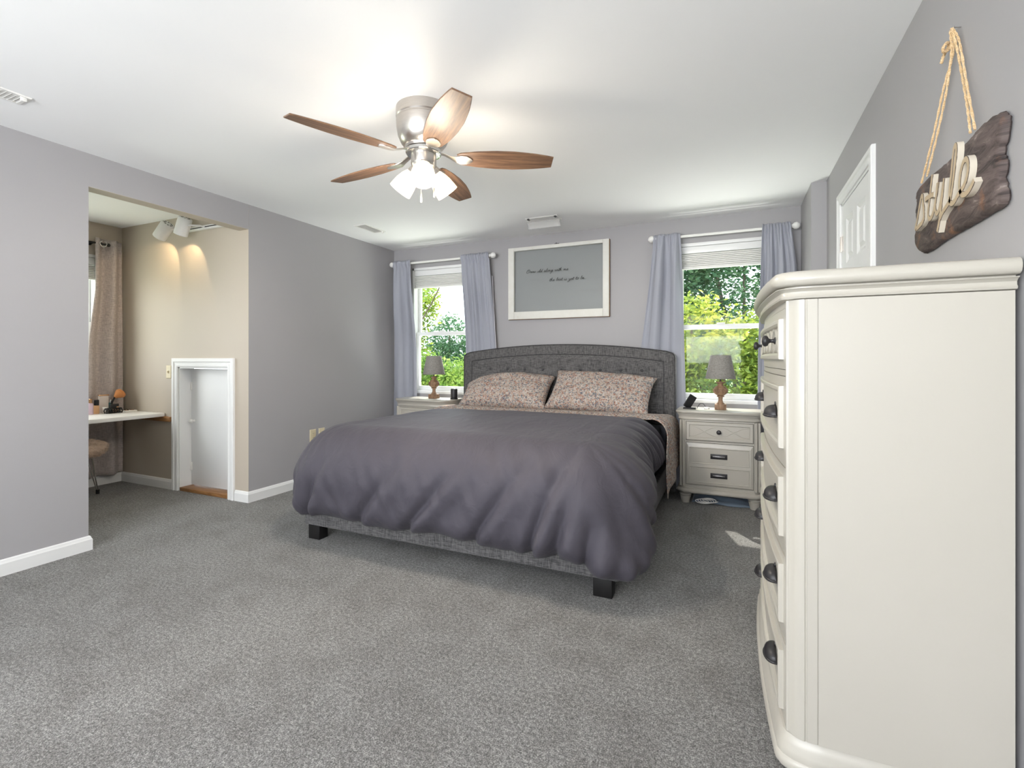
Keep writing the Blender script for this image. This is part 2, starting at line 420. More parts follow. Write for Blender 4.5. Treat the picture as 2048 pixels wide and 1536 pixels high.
# alcove walls
AD = (-4.517, -3.847, 0.0, 1.108)
mb = MB(); wall_with_holes(mb, XA, XL-0.001, [AD], lambda a,b,c,d: mb.box(a,b,YA,YA+0.12,c,d)); struct(mb, 'wall_alcove_side', M_beige)
WA = (1.30, 2.57, 0.92, 2.14)
mb = MB(); wall_with_holes(mb, 0.55, YA+0.12, [WA], lambda a,b,c,d: mb.box(XA-0.12,XA,a,b,c,d)); struct(mb, 'wall_alcove_far', M_beige)
struct(MB().box(XA-0.12, XL-T, 0.45, 0.55, 0, HC), 'wall_alcove_near', M_beige)

# baseboards
BPR = [(0,0),(0.015,0),(0.015,0.066),(0.011,0.073),(0.009,0.082),(0.004,0.088),(0,0.088)]
def baseboard(name, path):
    """path: plan polyline (x,y), the room on its right-hand side"""
    P = [Vector(p) for p in path]; rings = []
    for i, p in enumerate(P):
        a = (P[i]-P[i-1]).normalized() if i else None; b = (P[i+1]-P[i]).normalized() if i+1 < len(P) else None
        ns = [Vector((t.y, -t.x)) for t in (a, b) if t is not None]
        m = sum(ns, Vector((0,0))); m = m / (m.length_squared/len(ns)) if len(ns) == 2 and m.length > 1e-4 else ns[0]
        if len(ns) == 2: m = (ns[0]+ns[1]) / (1 + ns[0].dot(ns[1]))
        rings.append([(p.x+m.x*d, p.y+m.y*d, z) for d, z in BPR])
    struct(MB().loops(rings, True, True, True), name, M_trim, angle=25)
baseboard('baseboard_left', [(XL, YR), (XL, 1.673), (XL-T, 1.673)])
baseboard('baseboard_left_far', [(-3.762, YA), (XL, YA), (XL, YB), (0.518, YB), (0.518, 4.078), (XR, 4.078), (XR, 3.62)])
baseboard('baseboard_alcove', [(XA, 0.55), (XA, YA), (-4.598, YA)])
baseboard('baseboard_right', [(XR, 2.77), (XR, YR)])

# ------------------------------------------------------------------ windows
def window(name, op, y, out=1, along='x'):
    """double-hung window in an opening (a0,a1,z0,z1) of a wall whose room face is at y"""
    a0, a1, z0, z1 = op
    def bx(m, u0, u1, d0, d1, c0, c1, bev=0.002):
        if along == 'x': m.box(u0, u1, y+d0, y+d1, c0, c1, 0, bev)
        else: m.box(y-d1, y-d0, u0, u1, c0, c1, 0, bev)
    m = MB()
    bx(m, a0, a0+0.022, 0.0, 0.14, z0, z1); bx(m, a1-0.022, a1, 0.0, 0.14, z0, z1)
    bx(m, a0, a1, 0.0, 0.14, z1-0.03, z1); bx(m, a0, a1, -0.012, 0.14, z0, z0+0.03)
    root = struct(m, name, M_vinyl)
    zm = z0 + (z1-z0)*0.475
    def sash(nm, s0, s1, d, st=0.034, bot=0.05, top=0.034):
        q = MB()
        i0, i1 = a0+0.024, a1-0.024
        bx(q, i0, i0+st, d, d+0.03, s0, s1); bx(q, i1-st, i1, d, d+0.03, s0, s1)
        bx(q, i0+st, i1-st, d, d+0.03, s0, s0+bot); bx(q, i0+st, i1-st, d, d+0.03, s1-top, s1)
        so = q.build(nm, M_vinyl, root)
        p = MB(); bx(p, i0+st-0.003, i1-st+0.003, d+0.013, d+0.017, s0+bot-0.003, s1-top+0.003, 0)
        p.build('pane', M_glass, so)
        return so
    lo = sash('lower_sash', z0+0.031, zm+0.02, 0.05, bot=0.052, top=0.042)
    sash('upper_sash', zm-0.018, z1-0.032, 0.085, bot=0.036)
    q = MB(); c = (a0+a1)/2; bx(q, c-0.035, c+0.035, 0.045, 0.07, zm+0.0205, zm+0.034, 0.004); q.build('sash_lock', M_vinyl, lo)
    return root
window('window_1', WL, YB); window('window_2', WR, YB)
window('window_3', WA, XA, along='y')
mb = MB(); mb.box(-3.1,-3.03,YR-T,YR,0.25,2.2).box(0.23,0.3,YR-T,YR,0.25,2.2).box(-3.03,0.23,YR-T,YR,0.25,0.32).box(-3.03,0.23,YR-T,YR,2.13,2.2)
struct(mb, 'added_window_rear', M_vinyl)  # unseen frame, added around the opening for the rear fill lamps
mb = MB(); mb.box(XL-T,XL,-1.95,-1.88,0.35,2.1).box(XL-T,XL,-0.62,-0.55,0.35,2.1).box(XL-T,XL,-1.88,-0.62,0.35,0.42).box(XL-T,XL,-1.88,-0.62,2.03,2.1)
struct(mb, 'added_window_left', M_vinyl)  # unseen frame, added to let in the left fill lamp
def blind(op, y, label, x=True):
    a0, a1, z0, z1 = op
    t = thing('window_blind', label, 'blind', ((a0+a1)/2 if x else y, y if x else (a0+a1)/2, z1-0.1), 'raised window blinds' )
    def bx(m, d0, d1, c0, c1, b=0.003):
        if x: m.box(a0+0.026, a1-0.026, y+d0, y+d1, c0, c1, 0, b)
        else: m.box(y-d1, y-d0, a0+0.026, a1-0.026, c0, c1, 0, b)
    m = MB(); bx(m, 0.002, 0.046, z1-0.095, z1-0.032, 0.006); m.build('headrail', M_vinyl, t)
    m = MB()
    for k in range(7): bx(m, 0.006, 0.042, z1-0.205+k*0.0155, z1-0.205+k*0.0155+0.013, 0.003)
    m.build('slats', M_blind, t)
    m = MB(); bx(m, 0.004, 0.044, z1-0.232, z1-0.207, 0.004); m.build('bottom_rail', M_blind, t)
blind(WL, YB, 'white blind drawn up at the top of the left rear window')
blind(WR, YB, 'white blind drawn up at the top of the rear window nearest the dresser')
blind(WA, XA, 'pale blind drawn up at the alcove window beside the taupe curtain', False)

# ------------------------------------------------------------------ doors
# small access door in the alcove
a0, a1, z0, z1 = AD
m = MB(); yj = YA+0.12
m.box(a0, a0+0.016, YA-0.002, yj+0.01, 0, z1).box(a1-0.016, a1, YA-0.002, yj+0.01, 0, z1).box(a0, a1, YA-0.002, yj+0.01, z1-0.016, z1)
d1 = struct(m, 'door_1', M_trim)
def casing(parent, a0, a1, z1, wdt, mapf, name='casing'):
    prof = [(0,0),(0,0.012),(0.010,0.016),(0.022,0.016),(0.026,0.012),(0.040,0.014),(0.048,0.020),(0.072,0.020),(0.078,0.016),(0.078,0)]
    k = wdt/0.078; rings = []
    for d, h in prof:
        d *= k
        rings.append([mapf(a0-d, 0, h), mapf(a0-d, z1+d, h), mapf(a1+d, z1+d, h), mapf(a1+d, 0, h)])
    m = MB().loops(rings, False); return m.build(name, M_trim, parent, angle=20, recalc=True)
casing(d1, a0+0.004, a1-0.004, z1-0.004, 0.078, lambda u,z,h: (u, YA-h, z))
MB().box(a0+0.02, a1-0.02, YA+0.102, YA+0.128, 0.035, z1-0.022, 0, 0.002).build('door_slab', M_trim, d1)
MB().box(a0+0.02, a1-0.02, YA-0.004, YA+0.125, 0.0, 0.03, 0, 0.003).build('threshold', M_threshold, d1)
kn = MB().lathe([(0.0,0),(0.012,0),(0.009,0.008),(0.009,0.018),(0.017,0.024),(0.019,0.034),(0.013,0.042),(0,0.044)], (-4.455, YA+0.102, 0.615), (0,-1,0), 18, False).build('door_knob', M_white_metal, d1)
for hz in (0.93, 0.20):
    MB().box(a0+0.014, a0+0.034, YA+0.092, YA+0.104, hz-0.035, hz+0.035, 0, 0.002).lathe([(0.005,-0.036),(0.005,0.036)], (a0+0.021, YA+0.096, hz), (0,0,1), 10).build('hinge', M_white_metal, d1)
# panelled door in the right wall
b0, b1, _, zt = DR
m = MB().box(XR-0.004, XR+T, b0, b0+0.018, 0, zt).box(XR-0.004, XR+T, b1-0.018, b1, 0, zt).box(XR-0.004, XR+T, b0, b1, zt-0.018, zt)
d2 = struct(m, 'door_2', M_trim)
casing(d2, b0+0.003, b1-0.003, zt-0.003, 0.066, lambda u,z,h: (XR-h, u, z))
m = MB(); y0, y1 = b0+0.021, b1-0.021; wS = 0.105; mid = (y0+y1)/2
xf = XR-0.002
cols = [(y0+wS, mid-0.045), (mid+0.045, y1-wS)]; rows = [(0.22, 0.86), (1.0, 1.62), (1.735, 2.0)]
m.box(xf+0.012, xf+0.036, y0, y1, 0.012, zt-0.022)
m.box(xf, xf+0.013, y0, y0+wS, 0.012, zt-0.022).box(xf, xf+0.013, y1-wS, y1, 0.012, zt-0.022).box(xf, xf+0.013, mid-0.045, mid+0.045, 0.012, zt-0.022)
ys = [0.012] + [v for r in rows for v in r] + [zt-0.022]
for za, zb in zip(ys[::2], ys[1::2]):
    for c0, c1 in cols: m.box(xf, xf+0.013, c0, c1, za, zb)
ds = m.build('door_slab', M_trim, d2)
for c0, c1 in cols:
    for r0, r1 in rows:
        MB().nest([(c0,c1,r0,r1,0),(c0+.02,c1-.02,r0+.02,r1-.02,-0.010),(c0+.032,c1-.032,r0+.032,r1-.032,-0.010),(c0+.05,c1-.05,r0+.05,r1-.05,-0.002)], lambda u,v,d: (xf-d, u, v)).build('panel', M_trim, ds, angle=15, recalc=True)
for hz in (1.87, 1.1, 0.25):
    MB().box(xf-0.004, xf+0.002, b1-0.052, b1-0.021, hz-0.045, hz+0.045).lathe([(0.006,-0.046),(0.006,0.046)], (xf-0.006, b1-0.020, hz), (0,0,1), 10).build('hinge', M_nickel, d2)
MB().lathe([(0.0,0),(0.03,0),(0.03,0.006),(0.012,0.01),(0.012,0.03),(0.026,0.04),(0.028,0.055),(0.015,0.066),(0,0.067)], (xf, y0+0.06, 0.95), (-1,0,0), 20, False).build('door_knob', M_nickel, d2)

# ------------------------------------------------------------------ outside
tag(MB().box(-40, 40, YB+0.2, 60, -0.6, -0.5).box(-40, XA-0.2, -20, YB+0.2, -0.6, -0.5).build('ground', M_grass), kind='structure')
tag(MB().box(-6.2, 1.4, YB+0.16, YB+0.60, 2.62, 2.74).build('roof_eave', M_vinyl), kind='structure')
def foliage(name, mat, blobs, n, size, parent, seed):
    rnd = random.Random(seed); V = []; F = []
    tot = sum(b[3]*b[4]*b[5] for b in blobs)
    for (cx, cy, cz, rx, ry, rz) in blobs:
        for _ in range(int(n*rx*ry*rz/tot)):
            while True:
                d = Vector((rnd.uniform(-1,1), rnd.uniform(-1,1), rnd.uniform(-1,1)))
                if 0.05 < d.length < 1: break
            d = d.normalized() * (0.45 + 0.55*rnd.random()**0.6)
            p = Vector((cx+d.x*rx, cy+d.y*ry, cz+d.z*rz))
            for _k in range(4):
                q = p + Vector((rnd.gauss(0,1), rnd.gauss(0,1), rnd.gauss(0,1)))*size*1.3
                a = Vector((rnd.gauss(0,1), rnd.gauss(0,1), rnd.gauss(0,0.6))).normalized(); b = a.cross(Vector((rnd.gauss(0,1), rnd.gauss(0,1), rnd.gauss(0,1)))).normalized()
                s = size*rnd.uniform(0.6, 1.3); i = len(V)
                V += [q - a*s, q + b*s*0.42 - a*s*0.1, q + a*s, q - b*s*0.42 - a*s*0.1]; F.append((i, i+1, i+2, i+3))
    me = bpy.data.meshes.new(name); me.from_pydata([tuple(v) for v in V], [], F); me.materials.append(mat)
    o = bpy.data.objects.new(name, me); COL.objects.link(o); o.parent = parent; o.matrix_parent_inverse = Matrix.Translation(-parent.location); return o
def tree(name, label, cat, x, y, blobs, mat, n, size, seed, trunk=0.06, group=None):
    t = thing(name, label, cat, (x, y, -0.5), group)
    rnd = random.Random(seed)
    foliage('foliage', mat, [(x+a, y+b, c, d, e, f) for a,b,c,d,e,f in blobs], n, size, t, seed)
    m = MB()
    for a,b,c,d,e,f in blobs:
        path = smooth_path([(x+rnd.uniform(-.1,.1), y, -0.55), (x+a*0.3, y+b*.3, lerp(-0.5, c, 0.4)), (x+a*0.8, y+b*.8, lerp(-0.5, c, 0.8)), (x+a, y+b, c+f*0.5)], 4)
        m.tube(path, [trunk*(1-0.8*i/len(path)) for i in range(len(path))], 7)
    m.build('trunk', M_bark, t)
    return t
tree('shrub', 'yellow-tipped evergreen shrub outside the rear window nearest the dresser', 'shrub', -0.1, 7.2, [(-1.0,0,.7,.75,.5,1.0),(0,0,.6,.8,.5,1.0),(1.0,.1,.7,.8,.5,1.0),(-.45,.1,1.5,.6,.45,.6),(.6,.1,1.35,.65,.45,.6)], M_leaf_y, 6600, 0.041, 11)
tree('tree', 'dark green tree above the yellow shrub in the rear window nearest the dresser', 'tree', 0.2, 9.8, [(-1.5,0,2.0,1.3,.9,1.6),(0,0,2.3,1.5,.9,1.8),(1.5,0,2.0,1.3,.9,1.7),(-.6,0,3.7,1.6,.9,1.0),(.9,0,3.8,1.4,.9,1.0)], M_leaf_d, 10500, 0.056, 12, 0.06)
tree('tree', 'yellow-green tree rising along the left edge of the left rear window', 'tree', -7.3, 9.6, [(-.5,0,1.3,1.2,.9,1.4),(.1,.2,2.6,.75,.8,.9),(-.6,0,3.9,.8,.8,.8)], M_leaf_y, 3400, 0.062, 13, 0.09)
tree('shrub', 'bright green bush low behind the lamp in the left rear window', 'shrub', -5.3, 8.6, [(-.6,0,.5,.9,.7,.8),(.5,0,.3,.9,.7,.9),(-1.4,0,.8,.7,.6,.8)], M_leaf_g, 4200, 0.052, 14)
tree('conifer', 'distant dark conifer in the middle of the left rear window', 'tree', -9.6, 15.5, [(0,0,.6,1.5,1.2,1.3),(.1,0,1.9,.9,.8,.9),(1.9,0,.7,1.3,1.1,1.0)], M_leaf_d, 3400, 0.07, 15, 0.1)
m_t = tree('tree', 'leafy branch hanging at the top of the left rear window', 'tree', -7.0, 8.2, [(1.15,.1,2.62,.38,.3,.30),(.95,0,2.15,.22,.2,.28),(.6,0,3.3,.9,.5,.5),(1.9,.1,3.02,.35,.2,.10)], M_leaf_g, 520, 0.05, 16, 0.03)
tree('shrub', 'green bush outside the alcove window behind the taupe curtain', 'shrub', -8.2, 3.6, [(0,0,1.2,.8,1.2,1.3),(.1,-1,2.0,.7,.9,.8)], M_leaf_g, 1500, 0.07, 17)

# ------------------------------------------------------------------ bed
bed = thing('bed', 'king bed with grey linen upholstered frame and arched button-tufted headboard', 'bed', (-1.53, 3.45, 0))
BX0, BX1, BY0, BY1 = -2.555, -0.505, 2.362, 4.50
for (x0, x1) in ((BX0+0.02, BX0+0.115), (BX1-0.125, BX1-0.03)):
    MB().box(x0, x1, BY0+0.015, BY0+0.09, 0, 0.105, 0, 0.004).build('leg', M_blackwood, bed)
    MB().box(x0, x1, BY1-0.09, BY1-0.015, 0, 0.105, 0, 0.004).build('leg', M_blackwood, bed)
MB().box(BX0, BX1, BY0, BY0+0.05, 0.095, 0.262, 0, 0.010, 3).build('footboard', M_linen_grey, bed)
for x0 in (BX0, BX1-0.045):
    m = MB().box(x0, x0+0.045, BY0+0.05, BY1+0.04, 0.075, 0.255, 0, 0.009, 3)
    m.build('side_rail', M_linen_grey, bed)
MB().box(BX0+0.05, BX1-0.05, BY0+0.05, BY1, 0.10, 0.235, 0, 0.01).build('platform', M_navy, bed)
# headboard: arched panel with an inset border
HX0, HX1, HYF, HYB = -2.58, -0.452, 4.492, 4.572
def htop(x, base, rise): 
    u = (x-(HX0+HX1)/2)/((HX1-HX0)/2); return base + rise*(1-u*u)
def hshape(ins):
    x0, x1 = HX0+ins, HX1-ins; zb = 0.585 + (ins if ins < 0.05 else ins*0.2)
    pts = [(x0, zb)]
    r = 0.05 if ins < 0.05 else 0.008
    n = 28
    for k in range(n+1):
        x = lerp(x0, x1, k/n); z = htop(x, 1.236-ins*0.98, 0.082)
        if k == 0: pts += [(x0, z-r), (x0+r*0.12, z-r*0.5), (x0+r*0.45, z-r*0.13)]; 
        elif k == n: pts += [(x1-r*0.45, z-r*0.13), (x1-r*0.12, z-r*0.5), (x1, z-r)]
        elif x-x0 > r and x1-x > r: pts.append((x, z))
    pts.append((x1, zb)); return pts
A = hshape(0)
m = MB()
rings = []
for ins, y in ((0, HYB), (0, HYF+0.018), (0.005, HYF+0.006), (0.016, HYF)):
    p = hshape(0) if ins == 0 else hshape(ins)
    rings.append([(x, y, z) for x, z in p])
m.loops(rings, True, True, True)
hb = m.build('headboard', M_linen_grey, bed, angle=40)
def tube_xz(pts, y, r, seg=6): return [(x, y, z) for x, z in pts]
pin = hshape(0.098)
MB().tube([(x, HYF-0.001, z) for x, z in pin], 0.0048, 6).build('piping', M_piping, hb)
pout = hshape(0.004)
MB().tube([(x, HYF+0.004, z) for x, z in pout], 0.0055, 6).build('piping', M_piping, hb)
# tufted cushion of the headboard (grid with a dimple at every button)
bx1 = [-2.263+k*0.1905 for k in range(9)]
btn = [(x, 1.072) for x in bx1] + [(x+0.095, 0.945) for x in [bx1[0]-0.19]+bx1[:9]] + [(x, 0.82) for x in bx1]
btn = [b for b in btn if HX0+0.13 < b[0] < HX1-0.13 or b[1] > 1]
def cushion(u, v):
    x = lerp(HX0+0.1, HX1-0.1, u); zt_ = htop(x, 1.236-0.1*0.98, 0.082)-0.002; z = lerp(0.605, zt_, v)
    e = min(1, min(u, 1-u)*40, min(v, 1-v)*12)
    d = 0.012*math.sqrt(max(0, e))
    for bx, bz in btn:
        q = math.hypot(x-bx, z-bz)
        if q < 0.07: d -= 0.015*math.exp(-(q/0.030)**2)
    return (x, HYF-d, z)
MB().grid(150, 46, cushion).build('cushion', M_linen_grey, hb, 180, recalc=True)
for bx, bz in btn:
    MB().lathe([(0.014,0),(0.014,0.003),(0.010,0.0065),(0,0.008)], (bx, HYF-0.0005, bz), (0,-1,0), 12, False).build('button', M_piping, hb)
for x0 in (HX0, HX1-0.085):
    MB().box(x0, x0+0.085, HYF+0.02, HYB-0.005, 0.0, 0.60, 0, 0.006).build('headboard_post', M_linen_grey, bed)
# mattress
mt = tag(MB().box(BX0+0.06, BX1-0.06, BY0+0.06, BY1-0.012, 0.237, 0.60, 0, 0.06, 4).build('mattress', M_navy), 'thick mattress in a dark navy cover on the grey bed frame', 'mattress')

# ---- drape of the bed linen
BC = -1.53
def drape(aw, yfoot, r, ztop, flare):
    """returns f(ex, ey) -> offset of a cloth that hangs over a rounded edge: out, down"""
    def f(d):
        q = r*PI/2
        if d <= q: return r*math.sin(d/r), r*(1-math.cos(d/r))
        return r + flare*(d-q), r + (d-q)*math.sqrt(1-flare*flare)
    return f
def crease(x):
    """a narrow valley with a soft roll beside it"""
    return -math.exp(-x*x) + 0.45*math.exp(-((x-2.1)/1.5)**2) + 0.25*math.exp(-((x+2.3)/1.6)**2)
# creases: place along the hem (0 = middle of the foot, 1.5 = right side begins), lean, width, depth, how far up the drop they reach
FOLDS = [(-1.10,-.30,.034,.050,.34),(-0.93,-.55,.030,.085,.42),(-0.52,-.95,.034,.060,.50),(-0.16,-.95,.030,.075,.46),(0.02,-.9,.050,.022,.55),
         (0.27,-.75,.028,.070,.50),(0.50,-.55,.040,.020,.50),(0.60,-.42,.026,.090,.60),(0.74,-.30,.026,.075,.44),(0.92,-.12,.026,.090,.30),(1.08,-.05,.040,.030,.55),(1.20,.10,.040,.035,.50)]
FOLDS += [(1.46+.082*k+.02*math.sin(k*2.3), .60+.2*math.sin(k*1.7), .017+.006*math.sin(k*3.1), .042+.020*math.sin(k*2.1+1), .44+.10*math.sin(k*1.3)) for k in range(17)]
FOLDS += [(-1.36,.3,.030,.055,.45),(-1.55,-.2,.035,.045,.45),(-1.80,-.3,.03,.04,.45),(-2.1,-.4,.03,.04,.45),(-2.4,-.4,.03,.04,.45),(-2.7,-.4,.03,.04,.45)]
def duvet_pt(u, v):
    # u 0..1 from the left hem to the right hem, v 0..1 from the head edge to the foot hem
    r = 0.34; q_ = r*PI/2
    aw = 0.805; yi = 2.60; yh = 3.92; LF = 0.715; LS = 0.72
    s = lerp(-(aw+LS), aw+LS, u); y = yh - lerp(0, (yh-yi)+LF, v)
    sx = 1 if s > 0 else -1
    yc = max(yi, min(yh, y))
    side = piece(y, [(1.8, 0.76), (2.45, 0.745), (2.60, 0.66), (2.80, 0.53), (3.2, 0.52), (3.6, 0.54), (4.1, 0.52)]) if sx > 0 else piece(y, [(1.8, 0.735), (2.7, 0.65), (3.2, 0.61), (4.1, 0.56)])
    ex = max(0, abs(s)-aw)*side/LS; ey = max(0, yi-y)
    d = math.hypot(ex, ey); th = math.atan2(ey, ex) if d > 0 else 0
    cn = 0
    if ex > 0 and ey > 0:
        lim0 = min(side/max(1e-6, math.cos(th)), LF/max(1e-6, math.sin(th)))
        cn = math.sin(2*th)**1.6
        want = lerp(side, LF, (th/(PI/2))) * (1 + (0.085 if sx > 0 else 0.0)*cn)
        d = d*want/lim0
    flare = 0.10 + (0.20 if sx > 0 else 0.05)*cn
    if d <= q_: out, down = r*math.sin(d/r), r*(1-math.cos(d/r))
    else: out, down = r + flare*(d-q_), r + (d-q_)*math.sqrt(1-flare*flare)
    nx, ny = (math.cos(th)*sx, -math.sin(th)) if d > 0 else (0, 0)
    bx = BC - 0.012 + max(-aw, min(aw, s)); by = yc
    tp = max(0, min(1, (y-2.60)/0.6)); tp = tp*tp*(3-2*tp)
    taper = 1 - (0.24 if sx > 0 else 0.10)*tp
    x = bx + nx*out*(taper if ex > 0 and ey == 0 else 1); yy = by + ny*out
    z = 0.708 - down
    z += 0.034*(1-min(1, abs(s)/1.2)**2)*(1-min(1, abs(y-3.2)/1.5)**2) - 0.045*math.exp(-((y-3.97)/0.12)**2)
    # place along the hem
    if ex == 0: q = s
    elif ey == 0: q = sx*(aw + 0.62 + (y-yi))
    else: q = sx*(aw + 0.62*(1-th/(PI/2)))
    L = LF if ex == 0 else (side if ey == 0 else want)
    e = d/L
    disp = 0
    for q0, k, wd, am, reach in FOLDS:
        if abs(q-q0) > 0.6: continue
        up = max(0, min(1, (d-(L-reach))/reach))
        if up > 0: disp += 0.62*am*up**0.9*crease((q - q0 - k*(d-L))/(wd*(1.9-0.9*up)))
    amp = max(0, min(1, d/0.35))
    disp += 0.022*noise.noise((x*2.6, yy*2.6, z*2.6))*(0.3+amp)
    disp += 0.007*noise.noise((q*13.0-d*7, d*3.5, 2.0))*(0.2+1.5*amp)
    disp += 0.045*math.sin(PI*min(1, e))**1.2                 # stuffed belly of the overhang
    dl = max(0, (d-(L-0.10))/0.10)
    disp -= 0.060*dl**2.2                                    # hem rolls under
    nz = math.cos(min(d/r, PI/2)); nh = math.sin(min(d/r, PI/2))
    x += nx*nh*disp; yy += ny*nh*disp; z += nz*disp*0.8
    if e > 0.85: z += 0.012*math.sin(q*7.5+1)*(e-0.85)/0.15
    if d < 0.3:
        z += 0.007*noise.noise((x*1.1, yy*8.0, 1.0))*math.exp(-max(0, 3.95-y)*2.0)
        z += 0.006*noise.noise((x*3.0, yy*3.0, 5.0))
    return Vector((x, yy, max(0.125, z)))
dv = MB().grid(340, 240, duvet_pt).build('duvet', M_duvet, None, 180, solid=0.012)
tag(dv, 'mauve-grey duvet draped over the bed and hanging past its foot', 'duvet')
# floral top sheet, folded back at the head and hanging down at the right
def sheet_pt(u, v):
    r = 0.13; aw = 0.965; f = drape(0, 0, r, 0, 0.06)
    LR = 0.56; LL = 0.20
    s = lerp(-(aw+LL), aw+LR, u)
    yc = lerp(4.43, 3.84, v)
    ex = max(0, abs(s)-aw); sx = 1 if s > 0 else -1
    y = yc - (0.10*(ex/LR) + 0.20*v*min(1, ex/0.4) if sx > 0 else 0) * 0.9 + 0.006*math.sin(s*7)
    ex *= (0.93+0.12*v if sx > 0 else 1)
    out, down = f(ex)
    z = 0.742 - down - 0.055*(1-v)**1.5*(1 if ex == 0 else math.exp(-ex*6))
    z -= 0.030*max(0, (v-0.82)/0.18)
    x = BC + max(-aw, min(aw, s)) + sx*out
    rp = min(1, ex/0.3)
    x += rp*(0.012*math.sin(v*9+1+ex*3)) + (0.012 if ex else 0)
    z += 0.005*noise.noise((s*5, yc*9, 0))
    return Vector((x, y, z))
sh = MB().grid(150, 36, sheet_pt).build('bed_sheet', M_floral, None, 180, solid=0.006)
tag(sh, 'floral print sheet folded back by the pillows and hanging at the right of the bed', 'sheet')
# pillows
def pillow(name, label, c, sx, sz, th, tilt, yaw, roll, seed, droop=(0,0)):
    Mx = Matrix.Translation(c) @ Matrix.Rotation(yaw, 4, 'Z') @ Matrix.Rotation(roll, 4, 'Y') @ Matrix.Rotation(tilt, 4, 'X')
    def side(sg):
        def f(u, v):
            a, b = 2*u-1, 2*v-1
            edge = (1-abs(a)**2.6)*(1-abs(b)**2.6)
            h = th*max(0, edge)**0.42
            x_ = sx*a*(0.93 + 0.07*abs(b)**3); z_ = sz*b*(0.90 + 0.10*abs(a)**3) - (droop[0]*max(0,-a)**2 + droop[1]*max(0,a)**2)*(b+1)/2
            n_ = noise.noise((a*2.2+seed, b*2.2, sg))*0.016*min(1, edge*3) + noise.noise((a*5+seed, b*4, sg+3))*0.006*min(1, edge*4)
            return Mx @ Vector((x_, sg*(h + n_), z_))
        return f
    m = MB().grid(46, 34, side(-1)).grid(46, 34, side(1), flip=True)
    bmesh.ops.remove_doubles(m.bm, verts=m.bm.verts[:], dist=0.0006)
    o = m.build(name, M_floral, None, 180, recalc=True)
    return tag(o, label, 'pillow', 'floral bed pillows')
pillow('pillow', 'floral pillow with a rounded top lying at the left of the headboard', (-1.985, 4.285, 0.868), 0.455, 0.235, 0.115, R(-48), R(2), R(0), 1.0, (0.16, 0.03))
pillow('pillow', 'floral pillow with a pointed corner leaning at the right of the headboard', (-1.075, 4.285, 0.880), 0.475, 0.235, 0.100, R(-44), R(-3), R(2.0), 5.0, (0.0, 0.035))

